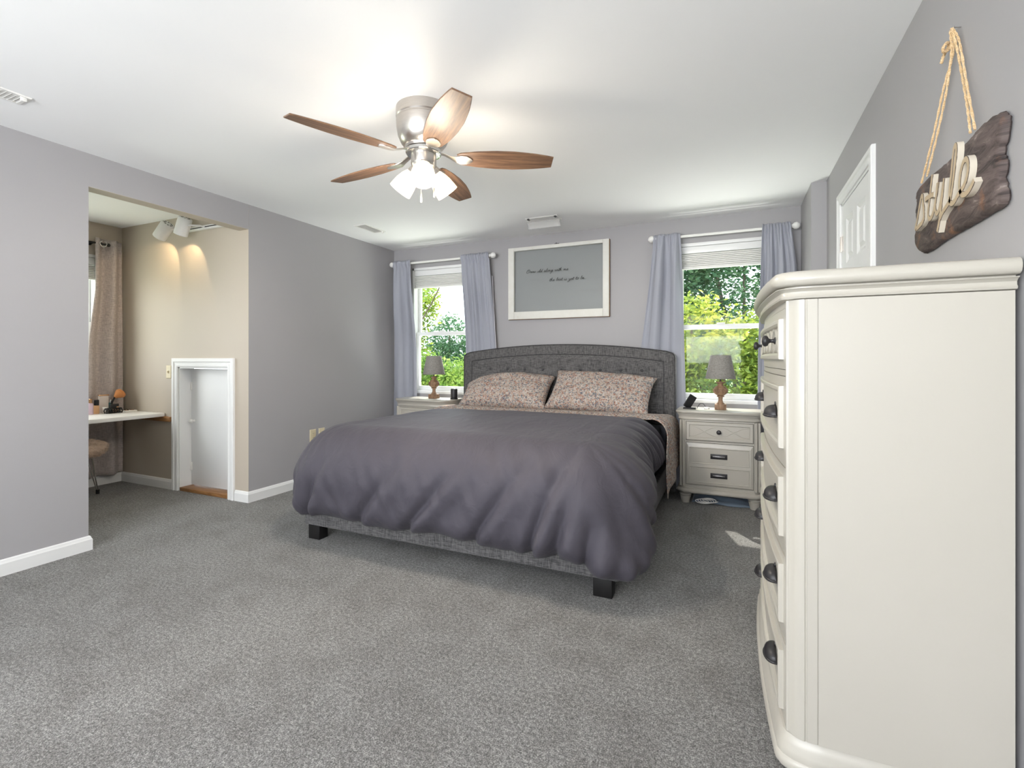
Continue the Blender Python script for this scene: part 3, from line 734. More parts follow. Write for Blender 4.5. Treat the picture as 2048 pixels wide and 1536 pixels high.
# ------------------------------------------------------------------ nightstands
def nightstand(x0, label):
    W, D, H, yf, yb = 0.60, 0.33, 0.757, 4.215, 4.548
    t = thing('nightstand', label, 'nightstand', (x0+W/2, (yf+yb)/2, 0), 'cream nightstands')
    def outl(o):   # plan with clipped front corners
        c = 0.045
        return [(x0-o, yb), (x0+W+o, yb), (x0+W+o, yf+c-o*0.4), (x0+W-c+o*0.4, yf-o), (x0+c-o*0.4, yf-o), (x0-o, yf+c-o*0.4)]
    def stack(m, prof):
        return m.loops([[(x, y, z) for x, y in outl(o)] for o, z in prof], True, True, True)
    stack(MB(), [(0.020,H-0.024),(0.026,H-0.020),(0.030,H-0.012),(0.028,H-0.004),(0.022,H)]).build('top', M_cream, t, angle=50)
    m = MB(); stack(m, [(0.004,H-0.075),(0.010,H-0.068),(0.006,H-0.055),(0.010,H-0.04),(0.018,H-0.03),(0.02,H-0.0245)]); m.build('cornice', M_cream, t, angle=45)
    m = MB(); stack(m, [(-0.002,0.135),(-0.002,H-0.0755)])
    for xs in (x0+0.012, x0+W-0.012):
        for k in (-1, 1): m.tube([(xs+0.020*k*0.55+(0.010 if xs < x0+W/2 else -0.010), yf+0.016-(0.004 if k*(1 if xs < x0+W/2 else -1) > 0 else -0.006), z) for z in (0.14, H-0.08)], 0.010, 10)
    m.build('case', M_cream, t, angle=40)
    m = MB(); stack(m, [(0.008,0.088),(0.020,0.094),(0.024,0.106),(0.018,0.118),(0.010,0.124),(0.010,0.132),(0.003,0.1355)]); m.build('plinth', M_cream, t, angle=45)
    foot = [(0.030,0),(0.038,0.035),(0.043,0.054),(0.044,0.058),(0.036,0.062),(0.046,0.068),(0.046,0.076),(0.034,0.082),(0.040,0.0875)]
    for fx in (x0+0.045, x0+W-0.045):
        for fy in (yf+0.045, yb-0.05): MB().lathe(foot, (fx, fy, 0), seg=20).build('foot', M_cream, t, angle=50)
    u0, u1 = x0+0.055, x0+W-0.055
    mp = lambda u, v, d: (u, yf-0.001-d, v)
    def front(z0, z1, name):
        return z0, z1
    # top drawer with carved curves and a knob
    z0, z1 = 0.520, 0.668
    g = MB().nest([(u0-.003,u1+.003,z0-.003,z1+.003,0.0005),(u0-.0028,u1+.0028,z0-.0028,z1+.0028,0.0012)], mp); g.build('drawer_gap', M_gap, t)
    m = MB().nest([(u0,u1,z0,z1,-0.01),(u0,u1,z0,z1,0.006),(u0+.004,u1-.004,z0+.004,z1-.004,0.010),(u0+.022,u1-.022,z0+.022,z1-.022,0.010),(u0+.027,u1-.027,z0+.027,z1-.027,0.003)], mp)
    d = m.build('drawer', M_cream, t, angle=20, recalc=True)
    zc = (z0+z1)/2; c = (u0+u1)/2; hw = (u1-u0)/2-0.03; m = MB()
    for sg in (-1, 1):
        for half in (-1, 1):
            pts = []
            for k in range(25):
                q = k/24; uu = c + half*hw*q
                zz = zc + sg*0.040*math.cos(PI*q)
                pts.append((uu, yf-0.0035, zz))
            m.tube(pts, 0.0032, 6)
    m.build('carved_pattern', M_cream, d)
    MB().lathe([(0.009,0),(0.007,0.010),(0.010,0.016),(0.017,0.021),(0.018,0.027),(0.012,0.033),(0,0.035)], (c, yf-0.003, zc), (0,-1,0), 20, False).build('knob', M_dark, d)
    # deep lower drawer with two panels and bar pulls
    z0, z1 = 0.160, 0.498
    MB().nest([(u0-.003,u1+.003,z0-.003,z1+.003,0.0005),(u0-.0028,u1+.0028,z0-.0028,z1+.0028,0.0012)], mp).build('drawer_gap', M_gap, t)
    m = MB().nest([(u0,u1,z0,z1,-0.01),(u0,u1,z0,z1,0.004),(u0+.016,u1-.016,z0+.010,z1-.024,0.010)], mp)
    d = m.build('drawer', M_cream, t, angle=20, recalc=True)
    for a, b in ((0.182, 0.312), (0.332, 0.466)):
        MB().nest([(u0+.022,u1-.022,a,b,0.0102),(u0+.024,u1-.024,a+.002,b-.002,0.0135),(u0+.028,u1-.028,a+.006,b-.006,0.0135),(u0+.032,u1-.032,a+.010,b-.010,0.0105)], mp).build('panel', M_cream, d, angle=20, recalc=True)
        zz = (a+b)/2
        h = MB().box(c-.062, c+.062, yf-0.0155, yf-0.0112, zz-.020, zz+.020, 0, 0.0015).build('pull', M_dark, d)
        MB().box(c-.045, c+.045, yf-0.026, yf-0.020, zz-.006, zz+.006, 0, 0.002).box(c-.045, c-.036, yf-0.022, yf-0.015, zz-.005, zz+.005).box(c+.036, c+.045, yf-0.022, yf-0.015, zz-.005, zz+.005).build('pull_bar', M_gunmetal, h)
    return t
n1 = nightstand(-0.395, 'cream nightstand with dark pulls between the bed and the tall dresser')
n2 = copy_tree(n1); n2.location.x += -2.855
n2['label'] = 'cream nightstand behind the far left corner of the bed'

# ------------------------------------------------------------------ bedside lamps
def bed_lamp(x, y, label):
    zt_ = 0.757
    t = thing('table_lamp', label, 'lamp', (x, y, zt_), 'turned wood bedside lamps')
    b = MB().box(x-.044, x+.044, y-.044, y+.044, zt_, zt_+.045, 0, 0.003)
    b.build('base_block', M_lampwood, t)
    m = MB().lathe([(0.034,.045),(0.030,.052),(0.020,.062),(0.016,.085),(0.018,.103),(0.028,.106),(0.030,.112),(0.022,.116),(0.034,.122),(0.052,.136),(0.060,.154),(0.056,.170),(0.044,.180),(0.046,.184),(0.040,.190),(0.026,.196),(0.022,.206),(0.024,.214),(0.036,.222),(0.036,.228),(0.012,.231),(0.010,.238)], (x, y, zt_), seg=32)
    m.build('turned_stem', M_lampwood, t, angle=50)
    MB().lathe([(0.007,.236),(0.007,.25),(0.016,.252),(0.016,.285),(0.005,.287)], (x, y, zt_), seg=14).build('socket', M_dark, t)
    MB().lathe([(0.018,.285),(0.03,.31),(0.03,.335),(0.014,.355),(0,.36)], (x, y, zt_), seg=16, cap=False).build('bulb', M_white_metal, t)
    s = MB().loops([[(x+r*math.cos(2*PI*k/48), y+r*math.sin(2*PI*k/48), zt_+z) for k in range(48)] for r, z in ((0.118,.255),(0.116,.2555),(0.117,.257),(0.079,.447),(0.078,.4495),(0.076,.449),(0.1145,.256),(0.118,.255))], True)
    so = s.build('lamp_shade', M_shade, t, angle=50)
    m = MB()
    for k in range(3):
        a = 2*PI*k/3+.4; m.tube([(x, y, zt_+.385), (x+.0775*math.cos(a), y+.0775*math.sin(a), zt_+.44)], 0.0018, 5)
    m.tube([(x, y, zt_+.28), (x+.035, y, zt_+.30), (x+.035, y, zt_+.37), (x, y, zt_+.388)], 0.002, 5); m.build('harp', M_steel, t)
    return t
l1 = bed_lamp(-0.087, 4.40, 'wooden lamp with grey shade on the nightstand beside the dresser')
l2 = copy_tree(l1); l2.location.x = -2.89; l2['label'] = 'wooden lamp with grey shade on the nightstand in the far left corner'
# cordless phone style charger stand and its lead
t = thing('charging_stand', 'black slanted wireless charging stand on the nightstand beside the dresser', 'charger', (-0.33, 4.36, 0.757))
m = MB().box(-.05, .05, -.036, .036, 0, 0.011, 0, 0.004); m.map(lambda v: v + Vector((-.325, 4.36, 0.757))); m.build('foot', M_black, t)
m = MB().box(-.034, .034, -.006, .006, 0, 0.115, 0, 0.005, 3, Matrix.Translation((-.352, 4.375, 0.766)) @ Matrix.Rotation(R(30), 4, 'Y') @ Matrix.Rotation(R(-10), 4, 'X') @ Matrix.Rotation(R(28), 4, 'Z')); m.build('back_plate', M_black, t)
tag(MB().tube(smooth_path([(-.268,4.39,.7605),(-.262,4.42,.775),(-.245,4.43,.797),(-.222,4.43,.797),(-.205,4.42,.775),(-.198,4.40,.7605),(-.17,4.41,.7600)], 5), 0.0026, 7).build('charging_cable', M_black), 'thin black looped cable beside the charging stand', 'cable')
tag(MB().box(-.213,-.178,4.355,4.385,0.7572,0.775,0,0.004).build('cable_plug', M_white_metal), 'small white plug lying by the black looped cable', 'plug')
# speaker on the left nightstand
t = thing('speaker', 'small black cylindrical speaker on the nightstand behind the left pillow', 'speaker', (-2.655, 4.42, 0.757))
MB().lathe([(0.040,0),(0.041,0.004),(0.040,0.010),(0.033,0.012)], (-2.655,4.42,0.757), seg=28).build('base', M_black, t)
MB().lathe([(0.033,0.0125),(0.035,0.02),(0.035,0.098),(0.032,0.106),(0.026,0.109),(0.02,0.107)], (-2.655,4.42,0.757), seg=28).build('grille', M_dark, t)
# things under the right nightstand
def cloth_pt(u, v):
    x = lerp(-.30, .15, u); y = lerp(4.27, 4.50, v) + 0.02*math.sin(u*7)
    e = min(1, min(u, 1-u, v, 1-v)*6)
    return Vector((x, y, 0.004 + e*(0.026 + 0.016*noise.noise((u*5, v*4, 1)) + 0.010*math.sin(v*14+u*3))))
tag(MB().grid(40, 24, cloth_pt).build('folded_cloth', M_blue_cloth, None, 180, solid=0.006), 'faded blue cloth lying on the carpet under the nightstand beside the dresser', 'cloth')
m = MB()
cp = []
for k in range(60):
    a = k*0.42; cp.append((-.225+.055*math.cos(a)+k*.0012, 4.245+.022*math.sin(a), 0.02+.012*math.sin(a)+k*.0003))
tag(m.tube(smooth_path(cp, 2), 0.0032, 6).build('coiled_cord', M_white_metal), 'white cord coiled by the blue cloth under the nightstand', 'cord')

# ------------------------------------------------------------------ dresser (bow-fronted chest against the right wall)
dr = thing('dresser', 'tall cream bow-fronted chest of drawers against the right wall', 'dresser', (0.37, 2.04, 0))
YC, HWD = 2.04, 0.525
def bow(y): return -0.018*max(0, 1-((y-YC)/0.49)**2)
def mirror_plan(near):
    """near: plan points of the near half (y<YC) ordered from the wall to the front; returns the closed outline"""
    return near + [(x, 2*YC-y) for x, y in near[::-1]]
def fline(x, y0, y1, n):   # bowed front from y0 to the middle
    return [(x + (bow(lerp(y0, y1, k/n)) if True else 0), lerp(y0, y1, k/n)) for k in range(n+1)]
# top slab
slab = mirror_plan([(0.603,1.490),(0.20,1.490),(0.165,1.493),(0.135,1.502),(0.113,1.518),(0.102,1.540)] + [(0.102-0.024*(1-((y-YC)/0.5)**2), y) for y in (1.58,1.65,1.74,1.84,1.94)])
def offring(pl, d, z): return [(max(x, 0.0) if b[0] < 0.59 else b[0], y, z) for (x, y), b in zip(offset_poly(pl, d), pl)]
m = MB().loops([offring(slab, d, z) for d, z in ((0.024,1.371),(0.010,1.3715),(0.003,1.377),(0.0,1.386),(0.0,1.394),(0.003,1.403),(0.009,1.4085),(0.018,1.411))], True, True, True)
m.build('top', M_cream, dr, angle=50)
m = MB().loops([offring(slab, d, z) for d, z in ((0.036,1.335),(0.022,1.338),(0.020,1.343),(0.024,1.348),(0.024,1.356),(0.019,1.361),(0.012,1.3645),(0.012,1.3662),(0.030,1.3665),(0.030,1.3712))], True, True, True)
m.build('cornice', M_cream, dr, angle=40)
# carcass
post = [(0.207,1.5155),(0.1835,1.5155),(0.1825,1.5185),(0.1795,1.5185),(0.1775,1.516),(0.170,1.5165),(0.160,1.521),(0.151,1.529),(0.1455,1.537),(0.143,1.5385),(0.1425,1.541),(0.1365,1.5425),(0.1355,1.552)]
fr = [(0.1475+bow(y), y) for y in (1.5525,1.6,1.68,1.76,1.85,1.94)]
plan = mirror_plan([(0.600,1.517),(0.2085,1.517),(0.2085,1.519),(0.2075,1.519)] + post + fr)
MB().loops([[(x, y, z) for x, y in plan] for z in (0.15, 1.3352)], True, True, True).build('case', M_cream, dr, angle=25)
for sy in (1, -1):   # side panels, set against the post with a fine joint
    y0, y1 = 1.5145, 1.5175
    m = MB().box(0.2092, 0.600, y0, y1, 0.15, 1.335)
    if sy < 0: m.map(lambda v: Vector((v.x, 2*YC-v.y, v.z)))
    m.build('side_panel', M_cream, dr)
# plinth and feet
pl = mirror_plan([(0.600,1.500),(0.225,1.500),(0.185,1.503),(0.150,1.512),(0.125,1.528),(0.112,1.550)] + [(0.112+bow(y)*1.1, y) for y in (1.6,1.68,1.76,1.85,1.94)])
MB().loops([offring(pl, d, z) for d, z in ((0.010,0.058),(0.0,0.062),(-0.004,0.074),(0.0,0.088),(0.004,0.092),(0.004,0.112),(0.008,0.118),(0.008,0.128),(0.014,0.136),(0.018,0.148),(0.024,0.1505))], True, True, True).build('plinth', M_cream, dr, angle=40)
for fx, fy in ((0.185,1.57),(0.185,2.51),(0.55,1.56),(0.55,2.52)):
    MB().lathe([(0.032,0),(0.040,0.022),(0.044,0.04),(0.036,0.046),(0.044,0.052),(0.044,0.0585)], (fx, fy, 0), seg=18).build('foot', M_cream, dr, angle=50)
DY0, DY1 = 1.5565, 2*YC-1.5565
NS = 18
face = lambda u, v, d: (0.136 + bow(u) - d, u, v)
# rails between the drawers
for z0, z1 in ((1.318,1.3352),(1.1275,1.1445),(0.870,0.892),(0.6225,0.6425),(0.3775,0.3975),(0.1505,0.1525)):
    m = MB().nest([(DY0-.003,DY1+.003,z0,z1,-0.013),(DY0-.003,DY1+.003,z0,z1,-0.002)], face, NS); m.build('rail', M_cream, dr, angle=25, recalc=True)
def cup_pull(y, z, par):
    m = MB()
    wdt, ht, dp = 0.048, 0.030, 0.030
    xb = 0.1335 + bow(y)
    def f(u, v):
        th = PI*u; ph = PI/2*v
        st = math.sin(th)**0.7 if math.sin(th) > 0 else 0
        return Vector((xb - dp*st*math.cos(ph)**0.85 - 0.0015, y + wdt*math.cos(th), z - 0.008 + ht*st*math.sin(ph)**0.8))
    m.grid(20, 8, f)
    # rolled lip along the lower edge and a flange against the drawer
    m.tube([f(k/20, 0) for k in range(21)], 0.0028, 6)
    o = m.build('cup_pull', M_dark, par, 180, solid=0.003)
    MB().box(xb-0.003, xb+0.0008, y-wdt-0.004, y+wdt+0.004, z-0.011, z-0.006, 0, 0.001).lathe([(0.0,0),(0.007,0),(0.006,0.003),(0,0.004)], (xb, y, z+0.027), (-1,0,0), 10, False).build('mounting_plate', M_dark, o)
    return o
drs = [(1.1465,1.316,True),(0.894,1.1255,False),(0.6445,0.868,False),(0.3995,0.6205,False),(0.1545,0.3755,False)]
for z0, z1, knobs in drs:
    rr = [(DY0,DY1,z0,z1,-0.011),(DY0,DY1,z0,z1,0.0),(DY0+.024,DY1-.024,z0+.027,z1-.027,0.0005),(DY0+.025,DY1-.025,z0+.028,z1-.028,0.012),(DY0+.028,DY1-.028,z0+.031,z1-.031,0.0140),(DY0+.036,DY1-.036,z0+.039,z1-.039,0.0140),(DY0+.042,DY1-.042,z0+.045,z1-.045,0.0100),(DY0+.046,DY1-.046,z0+.047,z1-.047,0.0015)]
    d = MB().nest(rr, face, NS).build('drawer', M_cream, dr, angle=22, recalc=True)
    zc = (z0+z1)/2
    if knobs:
        # interlaced diamond trellis in the sunken panel
        m = MB(); a0, a1 = DY0+.05, DY1-.05; hz = (z1-z0)/2-.052
        for sg in (-1, 1):
            pts = []
            for k in range(97):
                u = lerp(a0, a1, k/96); pts.append(face(u, zc + sg*hz*math.cos(2*PI*4*(k/96)), 0.004))
            rings = []
            for i, p in enumerate(pts):
                q = Vector(pts[min(i+1, 96)]) - Vector(pts[max(i-1, 0)]); q.normalize(); nrm = Vector((1,0,0)).cross(q).normalized()
                rings.append([Vector(p)+nrm*0.0045+Vector((.004,0,0)), Vector(p)+nrm*0.0035+Vector((-.004,0,0)), Vector(p)-nrm*0.0035+Vector((-.004,0,0)), Vector(p)-nrm*0.0045+Vector((.004,0,0))])
            m.loops(rings, True, True, True)
        m.build('trellis', M_cream, d, angle=40)
    for yk in (1.720, 2.360):
        if knobs:
            MB().lathe([(0.0,0),(0.012,0),(0.011,0.003),(0.0065,0.007),(0.0055,0.014),(0.0075,0.019),(0.015,0.023),(0.0175,0.028),(0.0165,0.034),(0.009,0.0385),(0,0.0395)], (0.1345+bow(yk), yk, zc), (-1,0,0), 24, False).build('knob', M_dark, d, angle=60)
        else: cup_pull(yk, zc, d)

# ------------------------------------------------------------------ hanging sign
sg = thing('hanging_sign', 'dark live-edge board reading style in tan script letters, hung by rope above the dresser', 'sign', (0.6, 1.86, 1.53))
BO = [(1.599,1.782),(1.556,1.758),(1.562,1.712),(1.580,1.68),(1.566,1.651),(1.573,1.609),(1.558,1.569),(1.575,1.547),(1.634,1.546),(1.729,1.543),(1.839,1.544),(1.939,1.542),(2.052,1.535),(2.115,1.541),(2.165,1.575),(2.172,1.618),(2.156,1.659),(2.166,1.697),(2.150,1.72),(2.162,1.742),(2.14,1.769),(2.052,1.779),(1.966,1.776),(1.887,1.773),(1.804,1.780),(1.729,1.781),(1.671,1.787)]
sm = smooth_path([(a, b, 0) for a, b in BO], 5, True)
bo = [(p.x + 0.010*noise.noise((i*0.9, 0, 0)), p.y + 0.005*noise.noise((0, i*0.8, 0))) for i, p in enumerate(sm)]
m = MB().loops([[(x, a, b) for a, b in offset_poly(bo, d)] for d, x in ((0.004,0.6115),(0.0,0.607),(0.002,0.596),(0.009,0.590))], True, True, True)
m.build('board', M_board, sg, angle=50)
ST = [
 [(2.112,1.620),(2.090,1.648),(2.066,1.690),(2.048,1.716),(2.036,1.712),(2.032,1.690),(2.024,1.662),(2.026,1.640),(2.045,1.628),(2.072,1.624),(2.098,1.621)],
 [(1.950,1.757),(1.963,1.718),(1.977,1.675),(1.986,1.642),(1.978,1.625),(1.958,1.624),(1.940,1.637),(1.925,1.660),(1.908,1.692),(1.900,1.716)],
 [(2.012,1.696),(1.971,1.695),(1.936,1.690)],
 [(1.905,1.716),(1.914,1.682),(1.924,1.648),(1.916,1.626),(1.897,1.627),(1.880,1.648),(1.866,1.680),(1.853,1.712)],
 [(1.853,1.712),(1.864,1.670),(1.878,1.625),(1.890,1.594),(1.902,1.572),(1.906,1.566)],
 [(1.884,1.600),(1.862,1.614),(1.836,1.623),(1.812,1.632),(1.798,1.652),(1.784,1.690),(1.770,1.735),(1.764,1.764),(1.770,1.777),(1.781,1.770),(1.790,1.740),(1.800,1.700),(1.811,1.660),(1.811,1.634),(1.797,1.621),(1.776,1.622),(1.756,1.631)],
 [(1.756,1.631),(1.724,1.641),(1.699,1.658),(1.687,1.684),(1.692,1.706),(1.708,1.714),(1.726,1.702),(1.739,1.676),(1.742,1.648),(1.728,1.627),(1.704,1.620),(1.676,1.626),(1.652,1.641)]]
names = ['letter_s', 'letter_t', 'letter_t_bar', 'letter_y', 'letter_y_tail', 'letter_l', 'letter_e']
groups = [[0], [1, 2], [3, 4], [5], [6]]
for nm, gi in zip(('letter_s', 'letter_t', 'letter_y', 'letter_l', 'letter_e'), groups):
    m = MB()
    for k in gi:
        P = [Vector((p.x, p.y)) for p in smooth_path([(a, b, 0) for a, b in ST[k]], 5)]
        rings = []
        for i, p in enumerate(P):
            tt = (P[min(i+1, len(P)-1)] - P[max(i-1, 0)]).normalized(); nn = Vector((-tt.y, tt.x))
            hw = 0.0072 + 0.0015*abs(tt.x)
            A_, B_ = p + nn*hw, p - nn*hw
            xo = 0.576 - 0.0004*k
            wv = 0.0012 + 0.0008*noise.noise((i*0.6, k, 0))
            rings.append([(0.5905, A_.x, A_.y), (xo+wv, A_.x, A_.y), (xo, A_.x-nn.x*wv, A_.y-nn.y*wv), (xo, B_.x+nn.x*wv, B_.y+nn.y*wv), (xo+wv, B_.x, B_.y), (0.5905, B_.x, B_.y)])
        m.loops(rings, True, True, True)
    for f in m.bm.faces:
        nx_ = abs(f.normal.x); f.material_index = 0 if nx_ > 0.9 else (2 if nx_ > 0.35 else 1)
    m.build(nm, [M_letter, M_letter_side, M_worn], sg, angle=30)
def strand(p, r=0.0031, tw=46, ph=0):
    path = smooth_path(p, 14); m = MB()
    for s_ in (0, PI):
        q = [v + Vector((0.0014*math.cos(i*0.8+s_+ph), 0.0014*math.sin(i*0.8+s_+ph), 0)) for i, v in enumerate(path)]
        m.tube(q, r*0.72, 6)
    return m
xr = 0.603
nail = (1.848, 2.145)
strand([(xr-.012,1.848,2.150),(xr,1.872,2.095),(xr-.006,1.929,2.01),(xr-.012,1.990,1.895),(xr-.016,2.085,1.772)]).build('rope', M_rope, sg)
strand([(xr-.014,1.852,2.148),(xr-.004,1.876,2.09),(xr-.002,1.915,2.005),(xr-.010,1.962,1.89),(xr-.016,2.035,1.778)], ph=1).build('rope', M_rope, sg)
strand([(xr-.012,1.845,2.150),(xr,1.832,2.10),(xr-.006,1.765,1.945),(xr-.014,1.690,1.785)], ph=2).build('rope', M_rope, sg)
strand([(xr-.014,1.842,2.148),(xr-.004,1.838,2.09),(xr-.004,1.792,1.96),(xr-.010,1.745,1.86),(xr-.016,1.712,1.785)], ph=3).build('rope', M_rope, sg)
m = strand([(xr-.020,1.872,2.118),(xr-.004,1.884,2.128),(xr-.002,1.893,2.115),(xr-.018,1.884,2.102),(xr-.024,1.872,2.110),(xr-.012,1.880,2.128),(xr-.004,1.896,2.124),(xr-.010,1.910,2.108),(xr-.014,1.920,2.088)], 0.0046)
m.build('knot', M_rope, sg)
MB().lathe([(0.002,0),(0.002,0.016),(0.0045,0.017),(0.0045,0.0185),(0,0.019)], (XR, 1.848, 2.149), (-1,0,0.2), 10, False).build('nail', M_steel, sg)

# ------------------------------------------------------------------ old window sash hung as a picture
art = thing('window_frame_art', 'chipped white old window sash with a script quotation, hung above the headboard', 'wall art', (-1.595, 4.64, 1.58))
yw0, yw1 = 4.612, 4.648
O = (-2.12, -1.066, 1.583, 2.321); I = (-2.056, -1.126, 1.660, 2.286)
m = MB()
m.box(O[0], I[0], yw0, yw1, O[2], O[3], 0, 0.003).box(I[1], O[1], yw0, yw1, O[2], O[3], 0, 0.003)
m.box(I[0], I[1], yw0+.0005, yw1, O[2], I[2], 0, 0.003).box(I[0], I[1], yw0+.0005, yw1, I[3], O[3], 0, 0.003)
fr_ = m.build('frame', M_oldwhite, art)
m = MB().box(O[0]-.002, O[1]+.003, yw0+.012, yw1-.002, O[2]-.004, O[2]+.0005, 0, .001).box(O[1]-.0005, O[1]+.004, yw0+.010, yw1-.002, O[2]-.002, O[3], 0, .001)
m.build('bare_edge', M_rawwood, art)
MB().box(I[0]-.004, I[1]+.004, 4.628, 4.632, I[2]-.004, I[3]+.004).build('glass_pane', M_oldglass, art)
MB().box(-1.625, -1.575, 4.642, 4.654, 2.318, 2.334, 0, .003).lathe([(0.0,0),(0.006,0),(0.006,0.012),(0,0.013)], (-1.60, 4.642, 2.331), (0,-1,0), 10, False).build('hook', M_dark, art)
GL = {
 'G': (1.7, [[(1.45,1.75),(1.1,2.1),(.6,1.9),(.2,1.2),(.15,.4),(.5,-.1),(1.0,.1),(1.3,.6),(1.35,.9)], [(.7,.95),(1.35,.95),(1.75,1.05)], [(.5,1.55),(.9,1.75),(1.5,1.6),(1.8,1.35)]]),
 'r': (.75, [[(0,.2),(.25,.95),(.3,1.05),(.35,.85),(.65,.95),(.5,.4),(.55,.05),(.8,.2)]]),
 'o': (.8, [[(.55,.95),(.2,.8),(.08,.35),(.25,.02),(.55,.15),(.68,.6),(.55,.95),(.7,.85),(.9,.8)]]),
 'w': (1.15, [[(0,.7),(.15,.95),(.15,.3),(.3,.02),(.55,.4),(.62,.95),(.6,.3),(.75,.02),(1.0,.4),(1.0,.95),(1.2,.75)]]),
 'l': (.5, [[(0,.2),(.35,1.1),(.5,1.9),(.35,2.0),(.2,1.2),(.15,.3),(.3,.0),(.55,.2)]]),
 'd': (.95, [[(.6,.8),(.35,.95),(.1,.5),(.15,.05),(.4,.1),(.65,.8),(.95,2.0)], [(.95,2.0),(.7,.8),(.65,.15),(.85,.02),(1.0,.2)]]),
 'a': (.9, [[(.65,.8),(.4,.98),(.1,.5),(.15,.05),(.4,.12),(.65,.85),(.62,.2),(.75,.02),(.95,.2)]]),
 'n': (.95, [[(0,.75),(.12,.95),(.12,.02)], [(.12,.4),(.4,.9),(.55,.9),(.55,.25),(.7,.02),(.98,.2)]]),
 'g': (.9, [[(.65,.8),(.4,.98),(.1,.5),(.15,.05),(.4,.12),(.68,.9),(.55,-.2),(.3,-1.1),(-.1,-1.15),(-.05,-.7),(.5,-.1),(.95,.2)]]),
 'i': (.5, [[(0,.3),(.2,.95),(.15,.2),(.3,.02),(.55,.2)], [(.26,1.4),(.3,1.46)]]),
 't': (.55, [[(0,.3),(.3,1.1),(.4,1.7),(.2,.6),(.2,.1),(.35,.0),(.6,.2)], [(.05,1.15),(.6,1.2)]]),
 'h': (.95, [[(0,.2),(.4,1.3),(.45,1.95),(.3,1.8),(.12,.8),(.08,.02)], [(.1,.4),(.4,.9),(.55,.85),(.52,.2),(.7,.02),(.98,.2)]]),
 'm': (1.35, [[(0,.75),(.12,.95),(.12,.02)], [(.12,.4),(.38,.9),(.5,.85),(.48,.02)], [(.48,.4),(.78,.9),(.92,.85),(.9,.2),(1.05,.02),(1.35,.2)]]),
 'e': (.75, [[(.1,.4),(.5,.6),(.55,.9),(.3,.95),(.1,.5),(.2,.05),(.5,.05),(.8,.3)]]),
 'b': (.8, [[(0,.3),(.35,1.2),(.42,1.95),(.28,1.8),(.12,.8),(.15,.1),(.4,.02),(.6,.4),(.5,.8),(.8,.8)]]),
 's': (.65, [[(0,.1),(.35,.9),(.42,.98),(.4,.6),(.5,.2),(.3,.0),(.05,.1)]]),
 'y': (.9, [[(.0,.75),(.15,.95),(.15,.3),(.35,.05),(.6,.5),(.7,.95),(.5,-.3),(.2,-1.1),(-.15,-1.1),(0,-.6),(.9,.2)]]),
 '.': (.5, [[(.2,.0),(.24,.06)]]), ' ': (.75, [])}
def script(text, x0, x1, zb, name):
    wd = 0; m = MB()
    tot = sum(GL[c][0] for c in text); sc = (x1-x0)/tot; hs = 0.0165
    cx = x0
    for c in text:
        adv, strokes = GL[c]
        for s_ in strokes:
            path = smooth_path([(cx + a*sc + b*hs*0.28, 4.6268, zb + b*hs) for a, b in s_], 4)
            m.tube(path, 0.0014 if len(s_) > 2 else 0.0019, 5)
        cx += adv*sc
    return m.build(name, M_black, art, 180)
script('Grow old along with me', -1.925, -1.475, 2.052, 'lettering')
script('the best is yet to be...', -1.672, -1.278, 1.955, 'lettering')

# ------------------------------------------------------------------ curtain rods and curtains
def rod(x0, x1, y, z, label):
    t = thing('curtain_rod', label, 'curtain rod', ((x0+x1)/2, y, z), 'white curtain rods')
    MB().tube([(x0+.05, y, z), ((x0+x1)/2, y, z), (x1-.05, y, z)], 0.011, 14).build('pole', M_white_metal, t)
    for xs, sg_ in ((x0, 1), (x1, -1)):
        MB().lathe([(0.0,-.030),(0.012,-.028),(0.024,-.018),(0.030,-.002),(0.027,.014),(0.016,.026),(0.013,.030),(0.018,.034),(0.018,.040),(0.012,.044),(0.012,.056)], (xs+.0, y, z), (sg_,0,0), 22).build('finial', M_white_metal, t, angle=60)
        xb = xs + sg_*0.085
        MB().lathe([(0.018,0),(0.018,0.006),(0.007,0.010),(0.007,YB-y)], (xb, YB, z), (0,-1,0), 14).build('bracket', M_white_metal, t)
    return t
YC_ = 4.555
rod(-3.56, -2.265, YC_, 2.255, 'white curtain rod with ball ends above the left rear window')
rod(-0.665, 0.475, YC_, 2.257, 'white curtain rod with ball ends above the rear window nearest the dresser')
